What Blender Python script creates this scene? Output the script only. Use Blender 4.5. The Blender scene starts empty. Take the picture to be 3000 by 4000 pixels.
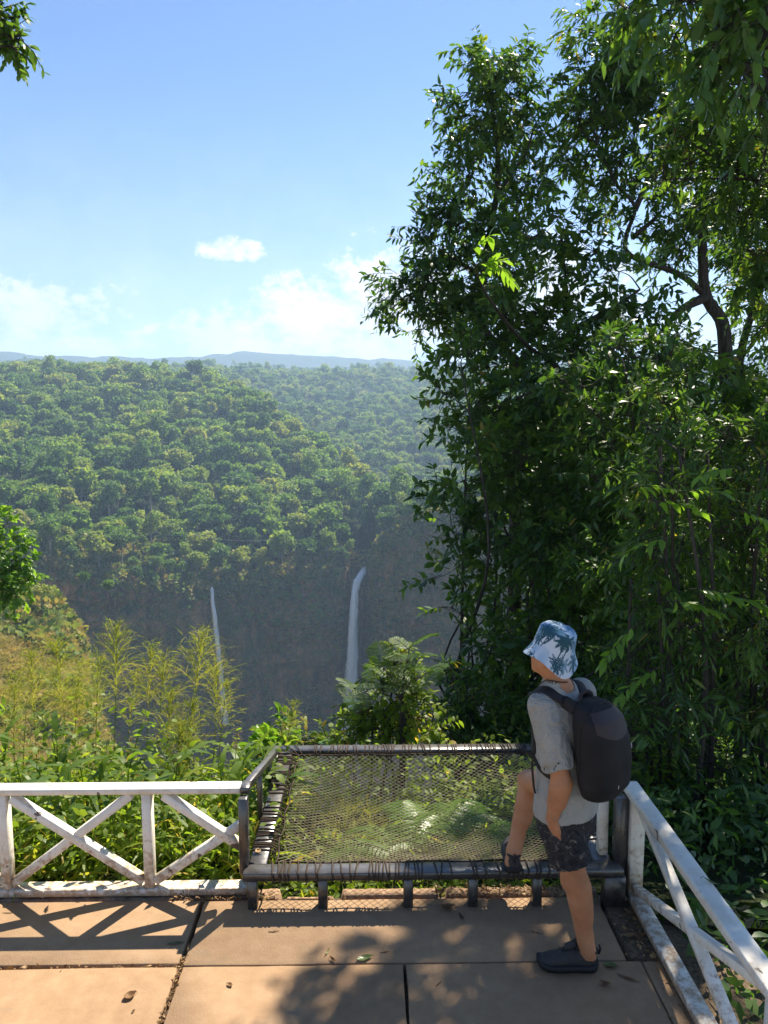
import bpy, bmesh, math, random
import numpy as np
from mathutils import Vector, Matrix

sc = bpy.context.scene
COL = sc.collection
PI = math.pi

# ------------------------------------------------------------------ camera
H = 2.65
PITCH, YAW, FPX = math.radians(6.84), math.radians(1.05), 3000.0
cam_d = bpy.data.cameras.new('camera')
cam = bpy.data.objects.new('camera', cam_d)
COL.objects.link(cam)
cam.location = (0, 0, H)
cam.rotation_euler = (PI/2 - PITCH, 0, -YAW)
cam_d.sensor_fit = 'VERTICAL'
cam_d.sensor_height = 36.0
cam_d.lens = 36.0*FPX/4000.0
cam_d.clip_start = 0.05
cam_d.clip_end = 60000
sc.camera = cam

# ------------------------------------------------------------------ sky, sun, exposure
SUN_V = Vector((0.42, 0.69, 1.0)).normalized()
SUN_EL = math.asin(SUN_V.z)
SUN_AZ = math.atan2(SUN_V.x, SUN_V.y)
world = bpy.data.worlds.new('World')
sc.world = world
world.use_nodes = True

def build_world():
    nt = world.node_tree
    nt.nodes.clear()
    N, L = nt.nodes.new, nt.links.new
    sky = N('ShaderNodeTexSky')
    sky.sky_type = 'NISHITA'
    sky.sun_disc = False
    sky.sun_elevation = SUN_EL
    sky.sun_rotation = SUN_AZ
    sky.altitude = 1500
    sky.air_density = 1.0
    sky.dust_density = 0.1
    sky.ozone_density = 3.0
    bg = N('ShaderNodeBackground'); bg.inputs['Strength'].default_value = 0.078
    hs = N('ShaderNodeHueSaturation'); hs.inputs['Saturation'].default_value = 1.12; hs.inputs['Hue'].default_value = 0.503; L(sky.outputs[0], hs.inputs['Color']); L(hs.outputs[0], bg.inputs['Color'])
    # clouds: soft-edged heaps on the sky vault, given by azimuth / elevation
    tc = N('ShaderNodeTexCoord')
    sep = N('ShaderNodeSeparateXYZ'); L(tc.outputs['Generated'], sep.inputs[0])
    def m(op, a, b=None, clamp=False):
        n = N('ShaderNodeMath'); n.operation = op; n.use_clamp = clamp
        for i, v in enumerate((a, b)):
            if v is None: continue
            if isinstance(v, (int, float)): n.inputs[i].default_value = v
            else: L(v, n.inputs[i])
        return n.outputs[0]
    az = m('ARCTAN2', sep.outputs[0], sep.outputs[1])
    el = m('ARCSINE', sep.outputs[2])
    comb = N('ShaderNodeCombineXYZ'); L(az, comb.inputs[0]); L(el, comb.inputs[1])
    def noise(scale, detail, rough, off=0.0):
        mp = N('ShaderNodeMapping'); L(comb.outputs[0], mp.inputs[0])
        mp.inputs['Scale'].default_value = (1.0, 1.35, 1.0)
        mp.inputs['Location'].default_value = (off, off*0.7, 0)
        n = N('ShaderNodeTexNoise'); L(mp.outputs[0], n.inputs['Vector'])
        n.inputs['Scale'].default_value = scale; n.inputs['Detail'].default_value = detail
        n.inputs['Roughness'].default_value = rough
        return n.outputs['Fac']
    n1 = noise(15.0, 12.0, 0.62)
    n2 = noise(60.0, 10.0, 0.66, 3.1)
    fb = m('ADD', m('MULTIPLY', m('SUBTRACT', n1, 0.5), 3.4), m('MULTIPLY', m('SUBTRACT', n2, 0.5), 2.2))
    total = None
    # (azimuth, elevation of base centre, half width, height up, height down, strength, noise)
    for (a0, e0, w, hu, hd, st, ns) in CLOUDS:
        dx = m('DIVIDE', m('SUBTRACT', az, a0), w)
        de = m('SUBTRACT', el, e0)
        up = m('DIVIDE', m('MAXIMUM', de, 0.0), hu)
        dn = m('DIVIDE', m('MINIMUM', de, 0.0), hd)
        r2 = m('ADD', m('MULTIPLY', dx, dx), m('ADD', m('MULTIPLY', up, up), m('MULTIPLY', dn, dn)))
        v = m('SUBTRACT', 1.0, r2)
        v = m('ADD', v, m('MULTIPLY', fb, ns))
        mr = N('ShaderNodeMapRange'); mr.interpolation_type = 'SMOOTHSTEP'
        L(v, mr.inputs[0]); mr.inputs[1].default_value = 0.20; mr.inputs[2].default_value = 1.0
        mr.inputs[3].default_value = 0.0; mr.inputs[4].default_value = st
        o = mr.outputs[0]
        total = o if total is None else m('MAXIMUM', total, o)
    # whitish air low over the horizon, the same all round
    mrh = N('ShaderNodeMapRange'); mrh.interpolation_type = 'SMOOTHSTEP'
    L(el, mrh.inputs[0]); mrh.inputs[1].default_value = 0.0; mrh.inputs[2].default_value = 0.42
    mrh.inputs[3].default_value = 0.34; mrh.inputs[4].default_value = 0.0
    total = m('MAXIMUM', total, m('MULTIPLY', mrh.outputs[0], m('ADD', m('MULTIPLY', n1, 0.8), 0.55)))
    total = m('MINIMUM', total, 1.0)
    cb = N('ShaderNodeBackground'); cb.inputs['Strength'].default_value = 0.59
    cr = N('ShaderNodeValToRGB'); L(n1, cr.inputs[0])
    cr.color_ramp.elements[0].position = 0.3; cr.color_ramp.elements[0].color = (0.72, 0.76, 0.82, 1)
    cr.color_ramp.elements[1].position = 0.62; cr.color_ramp.elements[1].color = (1.0, 0.98, 0.95, 1)
    L(cr.outputs[0], cb.inputs['Color'])
    mix = N('ShaderNodeMixShader'); L(total, mix.inputs[0]); L(bg.outputs[0], mix.inputs[1]); L(cb.outputs[0], mix.inputs[2])
    out = N('ShaderNodeOutputWorld'); L(mix.outputs[0], out.inputs['Surface'])

CLOUDS = [  # azimuth, elevation, half width, up, down, strength, noise weight
    (-0.176, 0.205, 0.060, 0.026, 0.018, 0.95, 0.75),
    (-0.40, 0.125, 0.13, 0.060, 0.06, 0.8, 0.9), (-0.52, 0.10, 0.06, 0.04, 0.03, 0.7, 0.8),
    (-0.20, 0.110, 0.10, 0.042, 0.05, 0.75, 0.9),
    (-0.07, 0.120, 0.15, 0.075, 0.08, 1.0, 0.72), (0.03, 0.145, 0.13, 0.098, 0.10, 1.0, 0.7),
    (-0.03, 0.085, 0.30, 0.060, 0.06, 0.85, 0.75), (-0.40, 0.075, 0.30, 0.05, 0.05, 0.65, 0.8), (0.5, 0.08, 0.5, 0.06, 0.05, 0.65, 0.8),
    (0.22, 0.14, 0.16, 0.10, 0.10, 0.85, 0.8),
    (0.50, 0.26, 0.16, 0.09, 0.09, 0.85, 0.8), (0.44, 0.43, 0.05, 0.035, 0.03, 0.8, 0.8),
    (0.9, 0.16, 0.25, 0.1, 0.08, 0.8, 0.8), (-0.95, 0.13, 0.25, 0.09, 0.08, 0.8, 0.8),
    (1.7, 0.15, 0.3, 0.1, 0.1, 0.8, 0.8), (-1.8, 0.16, 0.3, 0.1, 0.1, 0.8, 0.8), (2.7, 0.15, 0.3, 0.1, 0.1, 0.8, 0.8)]
build_world()

sun_d = bpy.data.lights.new('sun', 'SUN')
sun_d.energy = 5.0
sun_d.angle = math.radians(0.53)
sun_d.color = (1.0, 0.91, 0.76)
sun = bpy.data.objects.new('sun', sun_d)
COL.objects.link(sun)
sun.rotation_euler = SUN_V.to_track_quat('Z', 'Y').to_euler()
sun.location = (20, 30, 60)

vs = sc.view_settings
sc.display_settings.display_device = 'sRGB'
vs.view_transform = 'Standard'
vs.look = 'None'
vs.gamma = 1.0
vs.use_curve_mapping = False
vs.exposure = 1.2
sc.cycles.max_bounces = 6
sc.cycles.diffuse_bounces = 3
sc.cycles.glossy_bounces = 2
sc.cycles.transmission_bounces = 3
sc.cycles.transparent_max_bounces = 12
sc.cycles.volume_bounces = 1
sc.cycles.caustics_reflective = False
sc.cycles.caustics_refractive = False

# ------------------------------------------------------------------ helpers
_fw = np.array([math.sin(YAW)*math.cos(PITCH), math.cos(YAW)*math.cos(PITCH), -math.sin(PITCH)])
_rt = np.array([math.cos(YAW), -math.sin(YAW), 0.0])
_up = np.cross(_rt, _fw)
def at(px, py, Y):
    """world point seen at photo pixel (px, py) at world depth Y (arrays allowed)"""
    px, py, Y = np.broadcast_arrays(np.asarray(px, float), np.asarray(py, float), np.asarray(Y, float))
    d = _fw + _rt*((px-1500)/FPX)[..., None] - _up*((py-2000)/FPX)[..., None]
    return np.array([0, 0, H]) + d*(Y/d[..., 1])[..., None]

def tag(o, label=None, cat=None, group=None, kind=None):
    if label: o['label'] = label
    if cat: o['category'] = cat
    if group: o['group'] = group
    if kind: o['kind'] = kind
    return o

def empty(name, loc=(0, 0, 0), label=None, cat=None, group=None, kind=None):
    o = bpy.data.objects.new(name, None)
    o.location = loc
    o.empty_display_size = 0.1
    COL.objects.link(o)
    return tag(o, label, cat, group, kind)

def link(o, parent=None):
    """link with world-space mesh data; when parented to an empty keep the world position"""
    COL.objects.link(o)
    if parent is not None:
        o.parent = parent
        o.matrix_parent_inverse = wmat(parent).inverted()
    return o

def wmat(o):
    m = Matrix.LocRotScale(o.location, o.rotation_euler, o.scale)
    if o.parent is not None:
        m = wmat(o.parent) @ o.matrix_parent_inverse @ m
    return m

def make_mesh(name, verts, loops, sizes, mat=None, smooth=False, attrs=None, mat_idx=None):
    me = bpy.data.meshes.new(name)
    verts = np.ascontiguousarray(verts, np.float32)
    loops = np.ascontiguousarray(loops, np.int32).ravel()
    sizes = np.ascontiguousarray(sizes, np.int32).ravel()
    me.vertices.add(len(verts)); me.vertices.foreach_set('co', verts.ravel())
    me.loops.add(len(loops)); me.loops.foreach_set('vertex_index', loops)
    me.polygons.add(len(sizes))
    st = np.zeros(len(sizes), np.int32); st[1:] = np.cumsum(sizes)[:-1]
    me.polygons.foreach_set('loop_start', st)
    if smooth: me.polygons.foreach_set('use_smooth', np.ones(len(sizes), bool))
    mats = mat if isinstance(mat, (list, tuple)) else [mat]
    for m_ in mats:
        if m_ is not None: me.materials.append(m_)
    if mat_idx is not None: me.polygons.foreach_set('material_index', np.ascontiguousarray(mat_idx, np.int32))
    for k, (dom, typ, arr) in (attrs or {}).items():
        a = me.attributes.new(k, typ, dom)
        a.data.foreach_set('color' if 'COLOR' in typ else 'value', np.ascontiguousarray(arr, np.float32).ravel())
    me.update(calc_edges=True)
    return me

def obj(name, me, parent=None, **kw):
    o = bpy.data.objects.new(name, me)
    link(o, parent)
    return tag(o, **kw)

class MB:
    """collects polygons (world coordinates) for one mesh"""
    def __init__(s): s.v = []; s.l = []; s.s = []; s.n = 0; s.a = []
    def add(s, v, faces, tone=None):
        v = np.asarray(v, float)
        s.v.append(v)
        for f in faces:
            s.l.extend([i + s.n for i in f]); s.s.append(len(f))
            if tone is not None: s.a.append(tone)
        s.n += len(v)
    def addnp(s, v, loops, sizes, tone=None):
        s.v.append(np.asarray(v, float)); s.l.extend((np.asarray(loops).ravel() + s.n).tolist()); s.s.extend(np.asarray(sizes).tolist())
        if tone is not None: s.a.extend(np.asarray(tone).tolist())
        s.n += len(v)
    def mesh(s, name, mat, smooth=False):
        at_ = {'tone': ('FACE', 'FLOAT', np.array(s.a))} if s.a and len(s.a) == len(s.s) else None
        return make_mesh(name, np.concatenate(s.v), s.l, s.s, mat, smooth, at_)
    def build(s, name, mat, parent=None, smooth=False, **kw):
        return obj(name, s.mesh(name, mat, smooth), parent, **kw)

def nrm(v):
    v = np.asarray(v, float)
    return v/np.maximum(np.linalg.norm(v, axis=-1, keepdims=True), 1e-9)

def frame_for(d, up=(0, 0, 1)):
    d = nrm(d); u = np.asarray(up, float)
    if abs(np.dot(d, u)) > 0.98: u = np.array([0, 1.0, 0])
    a = nrm(np.cross(d, u)); b = np.cross(a, d)
    return a, b

def beam(p0, p1, w, h, ch=0.004, up=(0, 0, 1)):
    """chamfered bar from p0 to p1, w across and h along 'up' : verts, faces"""
    p0, p1 = np.asarray(p0, float), np.asarray(p1, float)
    a, b = frame_for(p1-p0, up); d = nrm(p1-p0)
    hw, hh = w/2, h/2
    ring = [(hw-ch, -hh), (hw, -hh+ch), (hw, hh-ch), (hw-ch, hh), (-hw+ch, hh), (-hw, hh-ch), (-hw, -hh+ch), (-hw+ch, -hh)]
    ins = [(x - math.copysign(ch, x)*0.9, y - math.copysign(ch, y)*0.9) for x, y in ring]
    V = []
    for q, rr in ((p0, ins), (p0 + d*ch, ring), (p1 - d*ch, ring), (p1, ins)):
        V += [q + a*x + b*y for x, y in rr]
    F = []
    for k in range(3):
        for i in range(8):
            j = (i+1) % 8
            F.append((k*8+i, k*8+j, k*8+8+j, k*8+8+i))
    F.append(tuple(range(7, -1, -1))); F.append(tuple(range(24, 32)))
    return V, F

def add_beam(name, p0, p1, w, h, mat, parent, up=(0, 0, 1), ch=0.004, **kw):
    m_ = MB(); m_.add(*beam(p0, p1, w, h, ch, up))
    return m_.build(name, mat, parent, **kw)

def tube(pts, rad, n=6, cap=True):
    pts = np.asarray(pts, float); S = len(pts)
    rad = np.broadcast_to(np.asarray(rad, float), (S,))
    tan = np.gradient(pts, axis=0) if S > 2 else np.repeat((pts[1]-pts[0])[None], S, 0)
    a, b = frame_for(tan[0])
    V = []
    for i in range(S):
        t = nrm(tan[i]); a = nrm(a - t*np.dot(a, t)); b = np.cross(t, a)
        for k in range(n):
            th = 2*PI*k/n
            V.append(pts[i] + rad[i]*(a*math.cos(th) + b*math.sin(th)))
    F = []
    for i in range(S-1):
        for k in range(n):
            F.append((i*n+k, i*n+(k+1) % n, (i+1)*n+(k+1) % n, (i+1)*n+k))
    if cap: F.append(tuple(range(n-1, -1, -1))); F.append(tuple(range((S-1)*n, S*n)))
    return V, F

def spline(ctrl, n):
    c = np.asarray(ctrl, float)
    if len(c) == 2: return c[0] + (c[1]-c[0])*np.linspace(0, 1, n)[:, None]
    e = np.vstack([2*c[0]-c[1], c, 2*c[-1]-c[-2]])
    out = []
    for t in np.linspace(0, len(c)-1-1e-6, n):
        i = int(t); f = t-i; p0, p1, p2, p3 = e[i], e[i+1], e[i+2], e[i+3]
        out.append(0.5*((2*p1) + (-p0+p2)*f + (2*p0-5*p1+4*p2-p3)*f*f + (-p0+3*p1-3*p2+p3)*f**3))
    return np.array(out)

def leaves_np(base, d, up, L, W, droop=0.25, l1=0.32, l2=0.68, w2=0.8):
    """lens-shaped leaves, 4 triangles each: verts, loops, sizes(3 polys per leaf)"""
    N = len(base)
    d = nrm(d); s = nrm(np.cross(d, up)); n = np.cross(s, d)
    L = np.broadcast_to(L, (N,))[:, None]; W = np.broadcast_to(W, (N,))[:, None]/2
    dr = np.broadcast_to(droop, (N,))[:, None]
    def c(t): return base + d*L*t - n*L*dr*t*t
    V = np.stack([base, c(l1)+s*W, c(l1)-s*W, c(l2)+s*W*w2+n*W*0.15, c(l2)-s*W*w2+n*W*0.15, c(1.0)], 1).reshape(-1, 3)
    lp = np.array([0, 2, 1, 1, 2, 4, 3, 3, 4, 5])
    loops = (np.arange(N)[:, None]*6 + lp).ravel()
    sizes = np.tile([3, 4, 3], N)
    return V, loops, sizes

def blade_np(base, d, up, L, W, droop, segs=5):
    """long arching blades: strip of segs quads, tapering to a point"""
    N = len(base)
    d = nrm(d); s = nrm(np.cross(d, up)); n = nrm(np.cross(s, d))
    L = np.broadcast_to(L, (N,))[:, None]; W = np.broadcast_to(W, (N,))[:, None]/2; dr = np.broadcast_to(droop, (N,))[:, None]
    V = []
    for k in range(segs+1):
        t = k/segs
        w = W*max(0.02, min(1.0, 0.45+2.2*t)*(1-t**2.2))
        c = base + d*L*t - np.array([0, 0, 1.0])*L*dr*t*t
        V += [c + s*w, c - s*w]
    V = np.stack(V, 1).reshape(-1, 3)
    lp = []
    for k in range(segs): lp += [2*k, 2*k+1, 2*k+3, 2*k+2]
    m_ = 2*(segs+1)
    return V, (np.arange(N)[:, None]*m_ + np.array(lp)).ravel(), np.full(N*segs, 4)

def hairs_np(P, W):
    """P (N,S,3) ribbon paths, width W"""
    N, S, _ = P.shape
    t = np.gradient(P, axis=1)
    rng = np.random.default_rng(N)
    r = nrm(rng.normal(size=(N, 1, 3)))
    s = nrm(np.cross(t, r))
    w = W*np.linspace(1, 0.25, S)[None, :, None]/2
    V = np.stack([P+s*w, P-s*w], 2).reshape(-1, 3)
    lp = []
    for k in range(S-1): lp += [2*k, 2*k+1, 2*k+3, 2*k+2]
    return V, (np.arange(N)[:, None]*2*S + np.array(lp)).ravel(), np.full(N*(S-1), 4)

# ------------------------------------------------------------------ noise
def vnoise(p, seed=0):
    """value noise on (N,d) coordinates, 0..1"""
    p = np.asarray(p, float); d = p.shape[-1]
    i = np.floor(p).astype(np.int64); f = p-i; f = f*f*(3-2*f)
    out = 0
    for c in range(1 << d):
        h = np.full(p.shape[:-1], seed*374761393 + 12345, np.int64); w = 1.0
        for k in range(d):
            b = (c >> k) & 1
            h = (h ^ ((i[..., k]+b)*[73856093, 19349663, 83492791][k])) * 1274126177 & 0x7fffffff
            w = w*(f[..., k] if b else 1-f[..., k])
        h = ((h ^ (h >> 13))*60493 & 0x7fffffff)
        h = (h ^ (h >> 16)) & 0xffff
        out = out + w*(h/65535.0)
    return out
def fbm(p, oct=4, seed=0):
    s = 0; a = 0.5; p = np.asarray(p, float)
    for o in range(oct): s = s + a*(vnoise(p*2**o + o*17.3, seed+o)-0.5); a *= 0.5
    return s

# ------------------------------------------------------------------ materials
class NT:
    def __init__(s, name):
        s.m = bpy.data.materials.new(name); s.m.use_nodes = True
        s.t = s.m.node_tree; s.t.nodes.clear()
        s.out = s.n('ShaderNodeOutputMaterial')
    def n(s, typ, **kw):
        x = s.t.nodes.new(typ)
        for k, v in kw.items():
            if k in x.inputs: x.inputs[k].default_value = v
            else: setattr(x, k, v)
        return x
    def L(s, a, b): s.t.links.new(a, b)
    def noise(s, scale, detail=4, rough=0.55, vec=None, dist=0.0):
        x = s.n('ShaderNodeTexNoise'); x.inputs['Scale'].default_value = scale; x.inputs['Detail'].default_value = detail
        x.inputs['Roughness'].default_value = rough; x.inputs['Distortion'].default_value = dist
        if vec is not None: s.L(vec, x.inputs['Vector'])
        return x.outputs['Fac']
    def pos(s, scale=(1, 1, 1)):
        g = s.n('ShaderNodeTexCoord'); mp = s.n('ShaderNodeMapping'); s.L(g.outputs['Object'], mp.inputs[0])
        mp.inputs['Scale'].default_value = scale
        return mp.outputs[0]
    def attr(s, name, out='Fac'):
        a = s.n('ShaderNodeAttribute'); a.attribute_name = name; return a.outputs[out]
    def ramp(s, fac, stops):
        r = s.n('ShaderNodeValToRGB'); s.L(fac, r.inputs[0]); e = r.color_ramp.elements
        while len(e) < len(stops): e.new(0.5)
        for q, (p, c) in zip(e, stops):
            q.position = p; q.color = (c[0], c[1], c[2], 1) if not isinstance(c, (int, float)) else (c, c, c, 1)
        return r.outputs[0]
    def math(s, op, a, b=None):
        x = s.n('ShaderNodeMath'); x.operation = op
        for i, v in enumerate((a, b)):
            if v is None: continue
            if isinstance(v, (int, float)): x.inputs[i].default_value = v
            else: s.L(v, x.inputs[i])
        return x.outputs[0]
    def mix(s, fac, a, b):
        x = s.n('ShaderNodeMix'); x.data_type = 'RGBA'
        for i, v in ((0, fac), (6, a), (7, b)):
            if isinstance(v, (int, float)): x.inputs[i].default_value = v
            elif isinstance(v, tuple): x.inputs[i].default_value = (v[0], v[1], v[2], 1)
            else: s.L(v, x.inputs[i])
        return x.outputs[2]
    def bump(s, h, dist=0.01, strength=1.0):
        b = s.n('ShaderNodeBump'); s.L(h, b.inputs['Height']); b.inputs['Distance'].default_value = dist
        b.inputs['Strength'].default_value = strength
        return b.outputs[0]
    def bsdf(s, col, rough=0.6, spec=0.5, normal=None, metal=0.0):
        b = s.n('ShaderNodeBsdfPrincipled')
        for k, v in (('Base Color', col), ('Roughness', rough), ('Specular IOR Level', spec), ('Metallic', metal)):
            if isinstance(v, (int, float)): b.inputs[k].default_value = v
            elif isinstance(v, tuple): b.inputs[k].default_value = (v[0], v[1], v[2], 1)
            else: s.L(v, b.inputs[k])
        if normal is not None: s.L(normal, b.inputs['Normal'])
        return b.outputs[0]
    def done(s, sh):
        s.L(sh, s.out.inputs['Surface']); return s.m

def leaf_mat(name, stops, trans=0.35, rough=0.38, spec=0.5, tmul=1.9, obj_random=0.0):
    t = NT(name)
    tone = t.attr('tone')
    if obj_random:
        oi = t.n('ShaderNodeObjectInfo')
        tone = t.math('ADD', t.math('MULTIPLY', tone, 1-obj_random), t.math('MULTIPLY', oi.outputs['Random'], obj_random))
    col = t.ramp(tone, stops)
    b = t.bsdf(col, rough, spec)
    tr = t.n('ShaderNodeBsdfTranslucent')
    mul = t.n('ShaderNodeMix'); mul.data_type = 'RGBA'; mul.blend_type = 'MULTIPLY'; mul.inputs[0].default_value = 1.0
    t.L(col, mul.inputs[6]); mul.inputs[7].default_value = (tmul*1.1, tmul*1.1, tmul*0.55, 1)
    t.L(mul.outputs[2], tr.inputs['Color'])
    mx = t.n('ShaderNodeMixShader'); mx.inputs[0].default_value = trans
    t.L(b, mx.inputs[1]); t.L(tr.outputs[0], mx.inputs[2])
    return t.done(mx.outputs[0])

def build_materials():
    M = {}
    # peeling white paint with rust low down
    def paint(name, rust_top, rust_amt):
        t = NT(name)
        g = t.n('ShaderNodeNewGeometry')
        sp = t.n('ShaderNodeSeparateXYZ'); t.L(g.outputs['Position'], sp.inputs[0])
        p = g.outputs['Position']
        dirt = t.noise(9.0, 6, 0.65, p)
        base = t.ramp(dirt, [(0.3, (0.66, 0.58, 0.46)), (0.55, (0.80, 0.75, 0.65))])
        z = sp.outputs[2]
        mr = t.n('ShaderNodeMapRange'); t.L(z, mr.inputs[0])
        mr.inputs[1].default_value = 0.0; mr.inputs[2].default_value = rust_top; mr.inputs[3].default_value = rust_amt; mr.inputs[4].default_value = 0.0
        rn = t.noise(22.0, 8, 0.7, p)
        rr = t.ramp(t.math('ADD', rn, mr.outputs[0]), [(0.58, 0.0), (0.74, 1.0)])
        rust = t.ramp(t.noise(60.0, 5, 0.6, p), [(0.35, (0.22, 0.10, 0.035)), (0.65, (0.50, 0.33, 0.17))])
        c = t.mix(t.math('MULTIPLY', rr, 0.8), base, rust)
        pn = t.noise(7.5, 9, 0.62, p, 0.4)
        pk = t.ramp(pn, [(0.645, 0.0), (0.655, 1.0)])
        under = t.ramp(t.noise(90.0, 3, 0.6, p), [(0.3, (0.07, 0.055, 0.045)), (0.7, (0.24, 0.19, 0.14))])
        c = t.mix(pk, c, under)
        spk = t.ramp(t.noise(130.0, 2, 0.5, p), [(0.70, 0.0), (0.73, 1.0)])
        c = t.mix(t.math('MULTIPLY', spk, 0.6), c, (0.12, 0.09, 0.07))
        hgt = t.math('SUBTRACT', t.math('MULTIPLY', dirt, 0.25), pk)
        return t.done(t.bsdf(c, 0.5, 0.4, t.bump(hgt, 0.002)))
    M['white'] = paint('peeling_white_paint', 0.42, 0.24)
    M['white_rusty'] = paint('rusty_white_paint', 0.10, 0.30)
    # black painted steel with dusty patches, skylight on its tops painted in
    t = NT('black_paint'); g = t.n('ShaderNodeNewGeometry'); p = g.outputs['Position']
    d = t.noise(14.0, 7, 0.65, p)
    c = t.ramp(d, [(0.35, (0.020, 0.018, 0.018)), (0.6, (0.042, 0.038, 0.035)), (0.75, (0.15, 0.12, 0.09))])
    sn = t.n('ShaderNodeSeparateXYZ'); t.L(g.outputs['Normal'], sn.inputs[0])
    sky_sheen = t.math('MULTIPLY', t.ramp(sn.outputs[2], [(0.6, 0.0), (0.95, 1.0)]), t.ramp(t.noise(6.0, 8, 0.7, p), [(0.3, 0.15), (0.7, 0.75)]))
    c = t.mix(sky_sheen, c, (0.17, 0.155, 0.14))  # broken grey on upward faces stands for the sky's sheen
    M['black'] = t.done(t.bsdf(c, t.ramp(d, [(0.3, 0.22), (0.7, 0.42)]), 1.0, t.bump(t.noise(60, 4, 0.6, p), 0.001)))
    t = NT('cord'); M['cord'] = t.done(t.bsdf(t.ramp(t.noise(40, 3), [(0.3, (0.028, 0.021, 0.016)), (0.7, (0.10, 0.072, 0.05))]), 0.85, 0.15))
    t = NT('net_cord'); M['net'] = t.done(t.bsdf(t.ramp(t.noise(9, 3), [(0.3, (0.24, 0.20, 0.13)), (0.7, (0.48, 0.41, 0.28))]), 0.8, 0.2))
    # tan concrete slab
    t = NT('tan_concrete'); g = t.n('ShaderNodeNewGeometry'); p = g.outputs['Position']
    oi = t.n('ShaderNodeObjectInfo')
    big = t.noise(1.7, 6, 0.62, p, 0.3); fine = t.noise(95, 4, 0.7, p); mid = t.noise(13, 6, 0.6, p)
    c = t.ramp(t.math('ADD', t.math('MULTIPLY', big, 0.55), t.math('MULTIPLY', mid, 0.45)), [(0.30, (0.235, 0.142, 0.075)), (0.5, (0.325, 0.205, 0.112)), (0.70, (0.41, 0.275, 0.16))])
    c = t.mix(t.math('MULTIPLY', oi.outputs['Random'], 0.25), c, (0.25, 0.17, 0.105))
    c = t.mix(t.ramp(fine, [(0.4, 0.0), (0.75, 0.35)]), c, (0.30, 0.19, 0.11))
    st = t.ramp(t.noise(3.2, 9, 0.7, p, 0.8), [(0.55, 0.0), (0.72, 0.6)])
    c = t.mix(st, c, (0.24, 0.18, 0.125))
    sp = t.ramp(t.noise(210, 2, 0.5, p), [(0.70, 0.0), (0.76, 0.8)])
    c = t.mix(sp, c, (0.11, 0.07, 0.05))
    M['slab'] = t.done(t.bsdf(c, 0.82, 0.25, t.bump(t.math('ADD', fine, t.math('MULTIPLY', mid, 0.8)), 0.0025)))
    t = NT('rough_kerb'); p = t.n('ShaderNodeNewGeometry').outputs['Position']
    n_ = t.noise(38, 8, 0.7, p)
    M['kerb'] = t.done(t.bsdf(t.ramp(n_, [(0.3, (0.17, 0.105, 0.065)), (0.55, (0.42, 0.27, 0.16)), (0.75, (0.55, 0.38, 0.24))]), 0.9, 0.2, t.bump(n_, 0.012)))
    t = NT('soil'); p = t.n('ShaderNodeNewGeometry').outputs['Position']
    n_ = t.noise(45, 8, 0.72, p)
    M['soil'] = t.done(t.bsdf(t.ramp(n_, [(0.3, (0.06, 0.045, 0.032)), (0.55, (0.18, 0.13, 0.085)), (0.75, (0.30, 0.22, 0.15))]), 0.95, 0.1, t.bump(n_, 0.015)))
    # bark
    t = NT('bark'); p = t.pos((6, 6, 1.2)); n_ = t.noise(4, 8, 0.7, p)
    M['bark'] = t.done(t.bsdf(t.ramp(n_, [(0.3, (0.025, 0.02, 0.016)), (0.6, (0.085, 0.068, 0.052)), (0.8, (0.17, 0.145, 0.12))]), 0.9, 0.2, t.bump(n_, 0.02)))
    t = NT('pale_bark'); p = t.pos((1, 1, 0.3)); n_ = t.noise(1.5, 5, 0.7, p)
    M['pale_bark'] = t.done(t.bsdf(t.ramp(n_, [(0.3, (0.14, 0.12, 0.10)), (0.7, (0.34, 0.31, 0.27))]), 0.9, 0.2))
    # foliage
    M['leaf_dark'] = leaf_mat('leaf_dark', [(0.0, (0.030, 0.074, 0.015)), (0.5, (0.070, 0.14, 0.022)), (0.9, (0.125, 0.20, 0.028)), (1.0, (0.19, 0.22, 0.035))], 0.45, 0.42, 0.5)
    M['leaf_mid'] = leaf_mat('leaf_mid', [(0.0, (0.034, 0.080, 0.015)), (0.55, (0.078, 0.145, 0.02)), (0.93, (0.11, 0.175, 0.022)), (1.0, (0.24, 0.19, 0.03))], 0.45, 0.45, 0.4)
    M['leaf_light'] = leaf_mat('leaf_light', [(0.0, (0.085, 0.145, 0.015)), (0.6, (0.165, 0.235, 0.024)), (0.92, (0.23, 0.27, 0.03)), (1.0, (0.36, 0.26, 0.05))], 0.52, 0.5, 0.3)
    M['sprig'] = leaf_mat('leaf_sprig', [(0.0, (0.10, 0.20, 0.02)), (0.8, (0.16, 0.27, 0.03)), (1.0, (0.30, 0.24, 0.06))], 0.5, 0.35, 0.45)
    M['blade'] = leaf_mat('leaf_blade', [(0.0, (0.07, 0.13, 0.014)), (0.45, (0.13, 0.20, 0.022)), (0.75, (0.23, 0.27, 0.03)), (1.0, (0.40, 0.30, 0.06))], 0.52, 0.45, 0.35)
    M['plume'] = leaf_mat('plume_hair', [(0.0, (0.12, 0.17, 0.025)), (0.6, (0.27, 0.30, 0.045)), (1.0, (0.46, 0.38, 0.11))], 0.45, 0.6, 0.2, 1.6)
    M['straw'] = leaf_mat('straw', [(0.0, (0.30, 0.2, 0.09)), (1.0, (0.5, 0.38, 0.2))], 0.3, 0.7, 0.2, 1.2)
    M['dead'] = leaf_mat('dead_leaf', [(0.0, (0.09, 0.05, 0.022)), (0.5, (0.22, 0.12, 0.05)), (1.0, (0.42, 0.27, 0.12))], 0.15, 0.6, 0.3, 1.3)
    M['fallen_green'] = leaf_mat('fallen_green', [(0.0, (0.07, 0.11, 0.03)), (1.0, (0.19, 0.2, 0.06))], 0.25, 0.35, 0.5, 1.3)
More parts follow.
